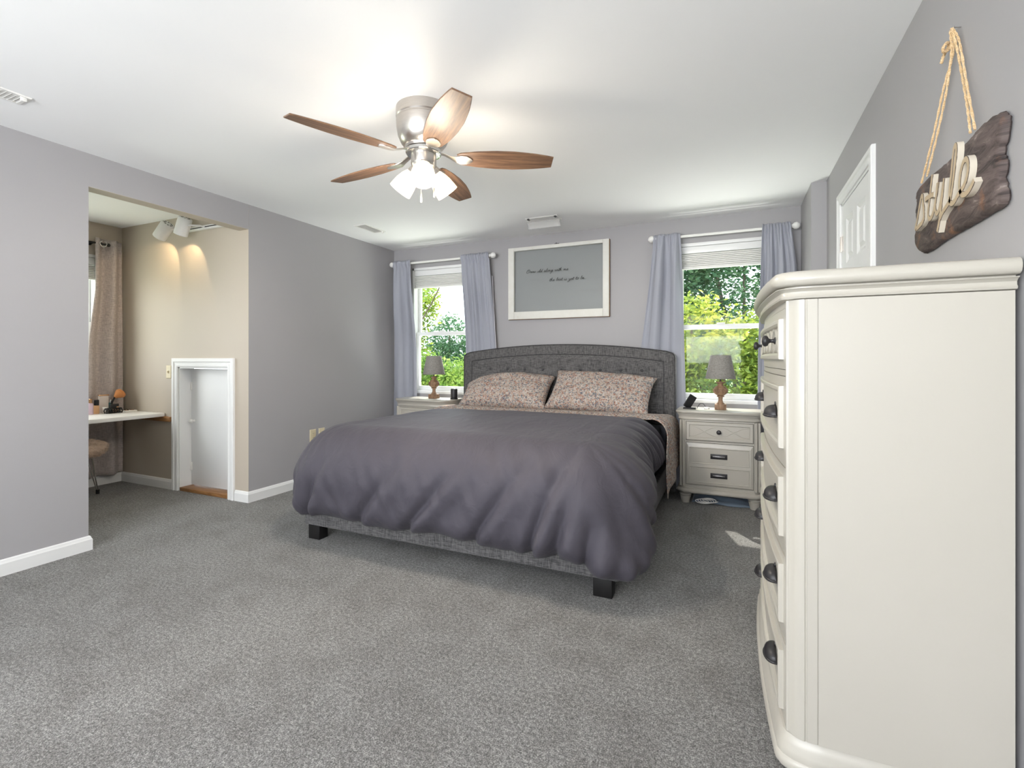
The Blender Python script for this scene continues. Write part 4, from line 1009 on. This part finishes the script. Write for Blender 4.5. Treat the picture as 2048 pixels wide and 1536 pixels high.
def curtain(label, left, right, nf, zb, seed, zt_=2.290, amp=0.022, lining=None, ph=0.0, bed_side=False):
    t = thing('curtain', label, 'curtain', ((left[-1][1]+right[-1][1])/2, YC_, zb), 'lavender-grey curtains')
    def f(u, v):
        z = lerp(zt_, zb, v)
        xl, xr_ = piece(-z, [(-a, b) for a, b in left]), piece(-z, [(-a, b) for a, b in right])
        dz = 2.255 - z
        # rod pocket: gathered tight around the pole, ruffle above, folds opening below
        g = math.exp(-(dz/0.05)**2)
        uu = u + 0.012*math.sin(u*nf*2*PI*1.0+ph)*(1-g)
        x = lerp(xl, xr_, uu)
        open_ = max(0, min(1, (dz-0.02)/0.5))
        s_ = math.sin(2*PI*nf*u + ph + 0.35*math.sin(3*v+seed))
        fold = (abs(s_)**0.7*(1 if s_ > 0 else -1))*amp*(0.45+0.75*open_) + 0.007*math.sin(2*PI*nf*2.3*u+seed*2+v*2)*open_
        fold += 0.010*noise.noise((u*nf*2.3+seed, v*2.2, 0))*(0.4+open_)
        gather = 0.006*math.sin(2*PI*nf*3.1*u+seed)*math.exp(-(dz/0.16)**2)
        y = YC_ - 0.012 + fold*(1-0.55*g) + gather
        y = y - (0.014 if abs(dz) < 0.03 else 0.0)*1.0
        if z > 2.268: x += 0.004*noise.noise((u*30, v*9, seed)); z += 0.006*noise.noise((u*18, 1, seed))
        low = max(0, min(1, (2.15-z)/0.85)); low = low*low*(3-2*low)
        y = lerp(y, (4.612 if bed_side else 4.603) + (y-YC_)*(0.48 if bed_side else 0.66), low)
        return Vector((x, min(y, YB-0.008), z))
    m = MB().grid(110, 90, f)
    o = m.build('panel', M_curtain, t, 180, solid=0.003)
    if lining:
        def g2(u, v):
            z = lerp(2.05, zb+0.02, v); xr_ = piece(-z, [(-a, b) for a, b in right])
            ww = lerp(0.004, lining, v)
            return Vector((xr_ - 0.006 + ww*u, 4.605 + 0.018*math.sin(u*5+v*2), z))
        MB().grid(8, 40, g2).build('lining', M_lining, t, 180, solid=0.003)
    return t
curtain('lavender-grey curtain in the far left corner of the room', [(2.29,-3.545),(1.85,-3.560),(1.28,-3.583),(0.03,-3.598)], [(2.29,-3.285),(1.84,-3.252),(1.28,-3.225),(0.03,-3.215)], 1.5, 0.03, 1.0, amp=0.042, ph=2.0)
curtain('lavender-grey curtain showing its silvery lining between the left window and the hanging sash', [(2.29,-2.650),(1.8,-2.632),(1.27,-2.622),(0.03,-2.60)], [(2.29,-2.310),(1.79,-2.285),(1.28,-2.262),(0.03,-2.22)], 4, 0.03, 2.0, amp=0.022, lining=0.055, ph=0.4, bed_side=True)
curtain('lavender-grey curtain flaring behind the right end of the headboard', [(2.29,-0.645),(1.88,-0.690),(1.27,-0.775),(0.03,-0.86)], [(2.29,-0.415),(1.87,-0.404),(1.25,-0.392),(0.03,-0.36)], 2, 0.03, 3.0, amp=0.042, ph=1.0, bed_side=True)
curtain('lavender-grey curtain hanging in the corner behind the tall dresser', [(2.29,0.228),(1.83,0.214),(1.2,0.20),(0.03,0.19)], [(2.29,0.432),(1.93,0.478),(1.2,0.49),(0.03,0.495)], 3, 0.03, 4.0, amp=0.026, ph=0.2)

# ------------------------------------------------------------------ ceiling fan
FX, FY = -1.428, 2.080
fan = thing('ceiling_fan', 'brushed nickel ceiling fan with five brown blades and three lit glass shades', 'ceiling fan', (FX, FY, HC))
MB().lathe([(0.137,2.4399),(0.138,2.425),(0.138,2.392),(0.134,2.386),(0.134,2.380),(0.137,2.376),(0.136,2.345),(0.128,2.30),(0.114,2.268),(0.108,2.262),(0.100,2.250),(0.094,2.247),(0.090,2.236),(0.080,2.233)][::-1], (FX, FY, 0), seg=56).build('motor_housing', M_nickel, fan, angle=30)
MB().lathe([(0.070,2.210),(0.086,2.212),(0.090,2.216),(0.090,2.230),(0.084,2.2325)], (FX, FY, 0), seg=48).build('blade_hub', M_steel, fan, angle=30)
MB().lathe([(0.030,2.140),(0.050,2.143),(0.060,2.152),(0.064,2.166),(0.064,2.2095)], (FX, FY, 0), seg=40).build('light_kit', M_nickel, fan, angle=40)
def blade(ang):
    # blade outline along +x, widest past the middle, square clipped tip
    L0, L1 = 0.165, 0.66
    n = 22; up = []
    for k in range(n+1):
        q = k/n; x = lerp(L0, L1, q)
        wd = 0.042 + 0.034*math.sin(PI*min(1, q*0.98)**0.95)**0.9 if q < 0.999 else 0.046
        wd = piece(q, [(0,0.040),(0.05,0.048),(0.2,0.063),(0.4,0.073),(0.6,0.0735),(0.8,0.063),(0.93,0.051),(1,0.042)])
        up.append((x, wd))
    up[0] = (L0+0.004, 0.036)
    o = up + [(x, -y) for x, y in up[::-1]]
    Mx = Matrix.Translation((FX, FY, 2.197)) @ Matrix.Rotation(ang, 4, 'Z') @ Matrix.Rotation(R(-12), 4, 'X')
    m = MB().loops([[Vector((x, y, z)) for x, y in offset_poly(o, d)] for d, z in ((0.002,-0.003),(0.0,-0.001),(0.0,0.0025),(0.002,0.0045))], True, True, True)
    b = m.build('blade', M_bladewood, fan, angle=40); b.matrix_basis = Mx
    # blade iron: flat arm from the hub twisting into a three-lobed plate under the blade root
    m = MB(); rings = []
    prof = [(0.082,.016,2.222,0),(0.105,.014,2.216,0),(0.135,.015,2.203,-.4),(0.160,.024,2.194,-.8),(0.19,.034,2.1915,-1),(0.215,.034,2.1915,-1),(0.235,.022,2.1915,-1),(0.247,.008,2.1915,-1)]
    MZ = Matrix.Translation((FX, FY, 0)) @ Matrix.Rotation(ang, 4, 'Z')
    for x, hw, z, tw in prof:
        tilt = R(-12)*min(1, -tw)
        pts = []
        for sy, sz in ((-1,-1),(-.4,-1.5),(.4,-1.5),(1,-1),(1,1),(-1,1)):
            y_ = sy*hw; zz = sz*0.0022 
            pts.append(MZ @ Vector((x, y_*math.cos(tilt) - zz*math.sin(tilt), z + y_*math.sin(tilt) + zz*math.cos(tilt))))
        rings.append(pts)
    m.loops(rings, True, True, True); ir = m.build('blade_iron', M_nickel, b, angle=40); ir.matrix_parent_inverse = Mx.inverted()
    return b
for k in range(5): blade(-2.0052 - k*2*PI/5)
for k in range(3):
    a = R(-57) + k*2*PI/3
    ax = Vector((math.cos(a)*0.69, math.sin(a)*0.69, -0.72)).normalized()
    c = Vector((FX + math.cos(a)*0.040, FY + math.sin(a)*0.040, 2.152))
    arm = MB().lathe([(0.022,-0.004),(0.026,0.010),(0.030,0.018),(0.031,0.036),(0.026,0.040)], c, ax, 24).build('light_socket', M_nickel, fan, angle=40)
    c2 = c + ax*0.030
    sh_ = MB().lathe([(0.028,0.0),(0.036,0.012),(0.046,0.034),(0.054,0.064),(0.058,0.094),(0.060,0.118),(0.0575,0.118),(0.0555,0.094),(0.0515,0.064),(0.0435,0.035),(0.034,0.014),(0.026,0.003)], c2, ax, 36, False).build('glass_shade', M_frost, fan, 60)
    MB().lathe([(0.0,0.0),(0.012,0.004),(0.013,0.012),(0.021,0.022),(0.024,0.032),(0.020,0.042),(0.008,0.047),(0,0.048)], c2, ax, 20, False).build('bulb', M_bulb, fan, 180)
    lamp('fan_bulb_light', 'POINT', c2 + ax*0.150, (0,0,-1), 7, (1.0, 0.90, 0.76), shadow_soft_size=0.075)
    lamp('fan_bulb_inner_light', 'POINT', c2 + ax*0.066, (0,0,-1), 26, (1.0, 0.92, 0.80), shadow_soft_size=0.012)
right = Vector((0.912, 0.41, 0)); tw = Vector((0.41, -0.912, 0))*1
for off, zb in ((right*0.0 + Vector((0.32,-0.70,0))*0.09, 1.945), (right*0.057 + Vector((0.4,-0.9,0))*0.03, 1.985)):
    x, y = FX+off.x, FY+off.y
    m = MB().tube([(x, y, 2.165), (x, y, 2.10), (x, y, zb+.05)], 0.0016, 6); pc = m.build('pull_chain', M_nickel, fan)
    MB().lathe([(0.0015,0.052),(0.0042,0.046),(0.0042,0.004),(0.002,0)], (x, y, zb), seg=10).build('chain_weight', M_nickel, pc)

# ------------------------------------------------------------------ ceiling vents
def vent(x0, x1, y0, y1, label, deflector=False, lng='y'):
    t = thing('ceiling_vent', label, 'vent', ((x0+x1)/2, (y0+y1)/2, HC), 'white ceiling vents')
    m = MB().nest([(x0,x1,y0,y1,0.0),(x0+.004,x1-.004,y0+.004,y1-.004,0.006),(x0+.018,x1-.018,y0+.018,y1-.018,0.007),(x0+.024,x1-.024,y0+.024,y1-.024,0.002)], lambda u,v,d: (u, v, HC-0.0005-d)); m.build('frame', M_white_metal, t, angle=20, recalc=True)
    m = MB()
    n = int(((y1-y0) if lng == 'y' else (x1-x0))/0.0165)-3
    for k in range(n):
        q = (k+0.5)/n
        Mx = Matrix.Rotation(R(38), 4, 'X' if lng == 'y' else 'Y')
        if lng == 'y': m.box(x0+.024-(x0+x1)/2, x1-.024-(x0+x1)/2, -.0055, .0055, -.0006, .0006, 0, 0, 2, Matrix.Translation(((x0+x1)/2, lerp(y0+.026, y1-.026, q), HC-.0065)) @ Mx)
        else: m.box(-.0055, .0055, y0+.024-(y0+y1)/2, y1-.024-(y0+y1)/2, -.0006, .0006, 0, 0, 2, Matrix.Translation((lerp(x0+.026, x1-.026, q), (y0+y1)/2, HC-.0065)) @ Mx)
    m.build('louvers', M_white_metal, t)
    MB().box(x1-.02, x1-.012, y1-.04, y1-.016, HC-.024, HC-.006, 0, .002).build('lever', M_dark if deflector is None else M_white_metal, t)
    if deflector:
        def g(u, v):
            a = v*R(80); return Vector((lerp(x0-.0, x1+.0, u), y0 + 0.005 + 0.085*math.sin(a)*1.0, HC - 0.012 - 0.062*(1-math.cos(a))*1.1 - 0.012*v))
        d_ = MB().grid(14, 10, g).build('air_deflector', M_clear, t, 180, solid=0.002)
        for xx in (x0+.02, x1-.03): MB().box(xx, xx+.018, y0+.0, y0+.03, HC-.018, HC-.006, 0, .002).build('magnet', M_dark, d_)
    return t
vent(-3.225, -3.095, 0.88, 1.209, 'white slotted ceiling vent at the left edge of the photo')
vent(-3.27, -3.125, 3.60, 3.90, 'white ceiling vent above the left wall, near its far end')
vent(-1.70, -1.395, 4.06, 4.20, 'white ceiling vent with a clear curved deflector above the hanging sash', True, 'x')

# ------------------------------------------------------------------ outlets and switch
def plate(name, label, cat, mp, w, h, kind, grp=None):
    """mp(u,v,d): u across, v up from the centre, d out of the wall"""
    o = MB().nest([(-w/2,w/2,-h/2,h/2,0.0),(-w/2,w/2,-h/2,h/2,0.003),(-w/2+.004,w/2-.004,-h/2+.004,h/2-.004,0.006)], mp)
    t = thing(name, label, cat, mp(0,0,0), grp)
    o.build('cover_plate', M_plastic_beige, t, angle=20, recalc=True)
    if kind == 'outlet':
        for s_ in (-1, 1):
            r_ = MB().nest([(-.017,.017,s_*.020-.014,s_*.020+.014,.0062),(-.017,.017,s_*.020-.014,s_*.020+.014,.008),(-.015,.015,s_*.020-.012,s_*.020+.012,.0085)], mp).build('socket', M_plastic_beige, t, angle=20, recalc=True)
            for du in (-.006, .006): MB().nest([(du-.0012,du+.0012,s_*.020-.004,s_*.020+.006,.0086),(du-.001,du+.001,s_*.020-.0038,s_*.020+.0058,.0089)], mp).build('slot', M_black, r_, recalc=True)
    else:
        MB().nest([(-.005,.005,-.012,.012,.0062),(-.004,.004,-.006,.010,.014),(-.003,.003,0,.009,.017)], mp).build('toggle', M_plastic_beige, t, angle=20, recalc=True)
    return t
plate('wall_outlet', 'ivory outlet on the left wall, farther of the pair beside the bed', 'outlet', lambda u,v,d: (XL+d, 3.545+u, 0.452+v), .072, .116, 'outlet', 'ivory outlets on the left wall')
plate('wall_outlet', 'ivory outlet on the left wall, nearer of the pair beside the bed', 'outlet', lambda u,v,d: (XL+d, 3.436+u, 0.452+v), .072, .116, 'outlet', 'ivory outlets on the left wall')
plate('light_switch', 'ivory light switch beside the small alcove door', 'light switch', lambda u,v,d: (-4.652+u, YA-d, 1.058+v), .072, .116, 'switch')

# ------------------------------------------------------------------ alcove: desk, stool, curtain, track light, cosmetics
ZD = 0.685
t = thing('desk', 'white wall-mounted shelf desk in the alcove', 'desk', (-5.03, 2.0, ZD))
MB().box(-5.236, -4.705, 0.56, YA-.004, ZD-.032, ZD, 0, .003).build('desk_top', M_white_metal, t)
MB().box(-5.30, -4.612, YA-.022, YA-.001, ZD-.075, ZD-.0325, 0, .002).build('wall_cleat', M_threshold, t)
t = thing('stool', 'fluffy tan stool with thin metal legs under the alcove desk', 'stool', (-5.03, 2.235, 0))
sc_ = Vector((-5.03, 2.235, 0))
def seat(u, v):
    a = 2*PI*u; ph = lerp(-PI/2, PI/2, v); n_ = noise.noise((math.cos(a)*4, math.sin(a)*4, ph*3))
    r_ = 0.205*math.cos(ph)**0.45 + 0.014*n_*math.cos(ph); return sc_ + Vector((r_*math.cos(a), r_*math.sin(a), 0.415 + 0.065*math.sin(ph) + 0.010*n_))
seat_o = MB().grid(60, 24, seat).build('seat', M_fur, t, 180)
rnd = random.Random(8); V = []; F = []
for k in range(5000):
    p = seat(rnd.random(), rnd.uniform(.12, .95)); d = (p - (sc_ + Vector((0,0,.415)))).normalized(); d = (d + Vector((rnd.gauss(0,.5), rnd.gauss(0,.5), -.35))).normalized()*rnd.uniform(.015,.032)
    s_ = d.cross(Vector((rnd.gauss(0,1), rnd.gauss(0,1), rnd.gauss(0,1)))).normalized()*0.0016; i = len(V); V += [tuple(p-s_), tuple(p+s_), tuple(p+d)]; F.append((i,i+1,i+2))
me = bpy.data.meshes.new('fur'); me.from_pydata(V, [], F); me.materials.append(M_fur); fo = bpy.data.objects.new('fur', me); COL.objects.link(fo); fo.parent = seat_o; fo['kind'] = 'stuff'
for a in (R(95), R(215), R(335)):
    dx, dy = math.cos(a), math.sin(a); m = MB()
    for s_ in (-1, 1):
        m.tube([sc_ + Vector((dx*.10 - dy*s_*.034, dy*.10 + dx*s_*.034, .37)), sc_ + Vector((dx*.135-dy*s_*.02, dy*.135+dx*s_*.02, .18)), sc_ + Vector((dx*.17-dy*s_*.006, dy*.17+dx*s_*.006, .02))], 0.0055, 8)
    lg = m.build('leg', M_steel, t)
    MB().lathe([(0.013,0),(0.014,.004),(0.014,.034),(0.010,.038)], sc_ + Vector((dx*.17, dy*.17, 0)), seg=14).build('rubber_foot', M_black, lg)
# alcove curtain and rod
t = thing('curtain_rod', 'thin black curtain rod in the alcove', 'curtain rod', (-5.30, 2.0, 2.235))
MB().tube([(-5.295, 1.0, 2.235), (-5.295, 2.0, 2.235), (-5.295, 2.60, 2.235)], 0.009, 12).build('pole', M_black, t)
MB().lathe([(0.009,0),(0.016,.006),(0.017,.018),(0.010,.026),(0,.028)], (-5.295, 2.595, 2.235), (0,1,0), 16, False).build('finial', M_black, t)
for yb in (1.1, 2.50): MB().lathe([(0.016,0),(0.016,.005),(0.006,.008),(0.006,.086)], (XA, yb, 2.235), (1,0,0), 12).build('bracket', M_black, t)
t = thing('curtain', 'taupe linen curtain with a metal grommet in the alcove', 'curtain', (-5.3, 2.6, 0.09))
def alc(u, v):
    z = lerp(2.285, 0.095, v)
    yl, yr = piece(v, [(0,2.505),(.22,2.500),(.42,2.45),(1,2.41)]), piece(v, [(0,2.735),(.3,2.742),(1,2.752)])
    y = lerp(yl, yr, u)
    s_ = math.sin(2*PI*1.75*u + 0.7 + .25*math.sin(v*3))
    am = lerp(.030, .046, v)
    if 0.66 < v < 0.745: am *= 0.6
    return Vector((-5.312 + am*s_ + .008*noise.noise((u*5, v*4, 3)), y, z))
co = MB().grid(70, 60, alc).build('panel', M_alcove_curtain, t, 180, solid=0.004)
MB().tube([(-5.268+.004*math.sin(k), 2.555+.026*math.cos(2*PI*k/24), 2.232+.026*math.sin(2*PI*k/24)) for k in range(24)], 0.005, 8, True).build('grommet', M_steel, co)
# track light
t = thing('track_light', 'two-headed white track light at the top of the beige alcove wall', 'track light', (-4.1, 2.74, 2.31))
MB().box(-4.50, -3.74, YA-.030, YA-.0005, 2.288, 2.322, 0, .003).build('track', M_white_metal, t)
MB().box(-4.47, -3.77, YA-.0308, YA-.029, 2.302, 2.310).build('track_slot', M_dark, t)
for c, dr_, yaw in (((-4.475, 2.615, 2.285), (-0.66, -0.10, -0.72), 0), ((-4.205, 2.610, 2.290), (-0.42, -0.02, -0.90), 1)):
    c = Vector(c); dv_ = Vector(dr_).normalized()
    h = MB().lathe([(0.050,.075),(0.052,.076),(0.053,.070),(0.053,-.066),(0.050,-.072),(0.046,-.0745)] + [(0.049,-.068),(0.049,.075)], c, dv_, 36, False)
    ho = h.build('lamp_head', M_white_metal, t, angle=40)
    MB().lathe([(0.0,-.0738),(0.047,-.0738),(0.047,-.071),(0.0,-.071)], c, dv_, 28, False).build('back_cap', M_white_metal, ho)
    m = MB(); q = Vector((0,0,1)).rotation_difference(dv_).to_matrix()
    for k in range(8):
        a = 2*PI*k/8; p = c + q @ Vector((.030*math.cos(a), .030*math.sin(a), -.0742)); m.lathe([(0.0,0),(0.007,0),(0.007,.0012),(0,.0012)], p, -dv_, 10, False)
    m.build('vent_holes', M_gap, ho)
    MB().lathe([(0.0,0.045),(0.036,0.040),(0.030,0.0),(0.012,-.03),(0,-.03)], c, dv_, 20, False).build('bulb', M_bulb, ho, 180)
    ex = c.x + 0.085
    MB().tube([(ex, YA-.03, 2.306), (ex, YA-.07, 2.306), (ex-.012, c.y+.02, c.z+.004), (c.x+.048, c.y, c.z)], 0.008, 8).build('swivel_arm', M_white_metal, ho)
    lamp('track_spot', 'SPOT', c + dv_*0.05, (dv_.x, 0.35, dv_.z), 4.5, (1.0, 0.72, 0.42), spot_size=R(92), spot_blend=0.25, shadow_soft_size=0.02)
# cosmetics on the desk
def pz(x, y): return Vector((x, y, ZD))
def bottle(name, label, cat, x, y, parts, sq=False):
    t = thing(name, label, cat, (x, y, ZD))
    for nm, prof, mat in parts:
        MB().lathe(prof, (x, y, ZD+.0003), seg=4 if sq else 20).build(nm, mat, t, angle=40)
    return t
M_pink = paint('pale_pink_plastic', srgb(206,184,198), 0.35); M_found = paint('foundation_tan', srgb(208,164,122), 0.3); M_teal = paint('teal_plastic', srgb(70,110,112), 0.4); M_gold = metal('rose_gold', srgb(214,170,130), 0.25); M_bristle = fabric('brush_bristles', srgb(196,132,82), 0.9, 0, 300)
bottle('lotion_tube', 'pale pink tube standing at the left end of the alcove desk items', 'tube', -5.16, 2.405, [('body', [(.020,0),(.021,.004),(.021,.085),(.016,.10)], M_pink), ('cap', [(.012,.1005),(.012,.135),(.009,.138)], M_gold)])
bottle('foundation_bottle', 'tan foundation bottle with a black cap on the alcove desk', 'bottle', -5.185, 2.462, [('body', [(.020,0),(.021,.003),(.021,.070),(.012,.076)], M_found), ('cap', [(.018,.0765),(.018,.122),(.016,.124)], M_black)])
t = thing('standing_mirror', 'small pale mirror with a gold top edge behind the black claw clip', 'mirror', (-5.215, 2.535, ZD))
MB().box(-5.222, -5.208, 2.493, 2.568, ZD+.0005, ZD+.155, 0, .003).build('panel', paint('pale_compact', srgb(206,196,190), 0.3), t); MB().box(-5.226, -5.204, 2.490, 2.571, ZD+.1555, ZD+.166, 0, .003).build('gold_edge', M_gold, t)
bottle('white_jar', 'white cosmetic jar behind the black claw clip', 'jar', -5.160, 2.515, [('body', [(.019,0),(.020,.003),(.020,.052),(.018,.055)], M_white_metal)])
bottle('amber_jar', 'amber jar under the powder brush on the alcove desk', 'jar', -5.175, 2.605, [('body', [(.023,0),(.024,.003),(.024,.052),(.02,.055)], M_found), ('lid', [(.025,.0555),(.025,.075),(.023,.077)], M_black)])
t = thing('powder_brush', 'orange-bristled powder brush leaning among the alcove desk items', 'brush', (-5.19, 2.595, ZD))
MB().tube([(-5.185,2.575,ZD+.079),(-5.185,2.590,ZD+.11),(-5.184,2.602,ZD+.135)], .008, 10).build('handle', M_black, t)
MB().lathe([(.010,0),(.014,.006),(.034,.035),(.046,.055),(.040,.075),(.015,.086),(0,.087)], (-5.184,2.602,ZD+.136), (0,.75,.55), 20, False).build('bristles', M_bristle, t)
bottle('teal_bottle', 'small teal bottle beside the powder brush', 'bottle', -5.215, 2.585, [('body', [(.016,0),(.017,.003),(.017,.085),(.010,.09)], M_teal), ('cap', [(.011,.0905),(.011,.115),(.009,.117)], M_steel)])
t = thing('claw_clip', 'black hair claw clip in front of the jars on the alcove desk', 'hair clip', (-5.09, 2.545, ZD))
m = MB()
for s_ in (-1, 1):
    for k in range(7):
        y = 2.488 + k*.019; m.tube([(-5.09+s_*.006, y, ZD+.044), (-5.09+s_*.026, y, ZD+.036), (-5.09+s_*.030, y, ZD+.018), (-5.09+s_*.014, y, ZD+.0045)], .0042, 6)
    m.tube([(-5.09+s_*.008, 2.484, ZD+.042), (-5.09+s_*.008, 2.545, ZD+.047), (-5.09+s_*.008, 2.606, ZD+.042)], .007, 8)
    m.tube([(-5.09+s_*.014, 2.482, ZD+.008), (-5.09+s_*.016, 2.545, ZD+.006), (-5.09+s_*.014, 2.610, ZD+.008)], .0045, 8)
m.build('jaws', M_black, t)
MB().box(-5.104, -5.076, 2.518, 2.566, ZD+.050, ZD+.082, 0, .006).build('grips', M_black, t)
t = thing('eyeshadow_palette', 'open pale palette with dark pans at the right end of the alcove desk items', 'palette', (-5.2, 2.685, ZD))
MB().box(-5.23, -5.08, 2.635, 2.735, ZD+.0003, ZD+.014, 0, .002).build('case', M_white_metal, t)
for i in range(3):
    for j in range(2):
        MB().lathe([(.016,0),(.016,.003),(.014,.0035)], (-5.205+i*.048, 2.662+j*.046, ZD+.0142), seg=14).build('pan', [M_black, M_dark, M_rawwood][i], t)
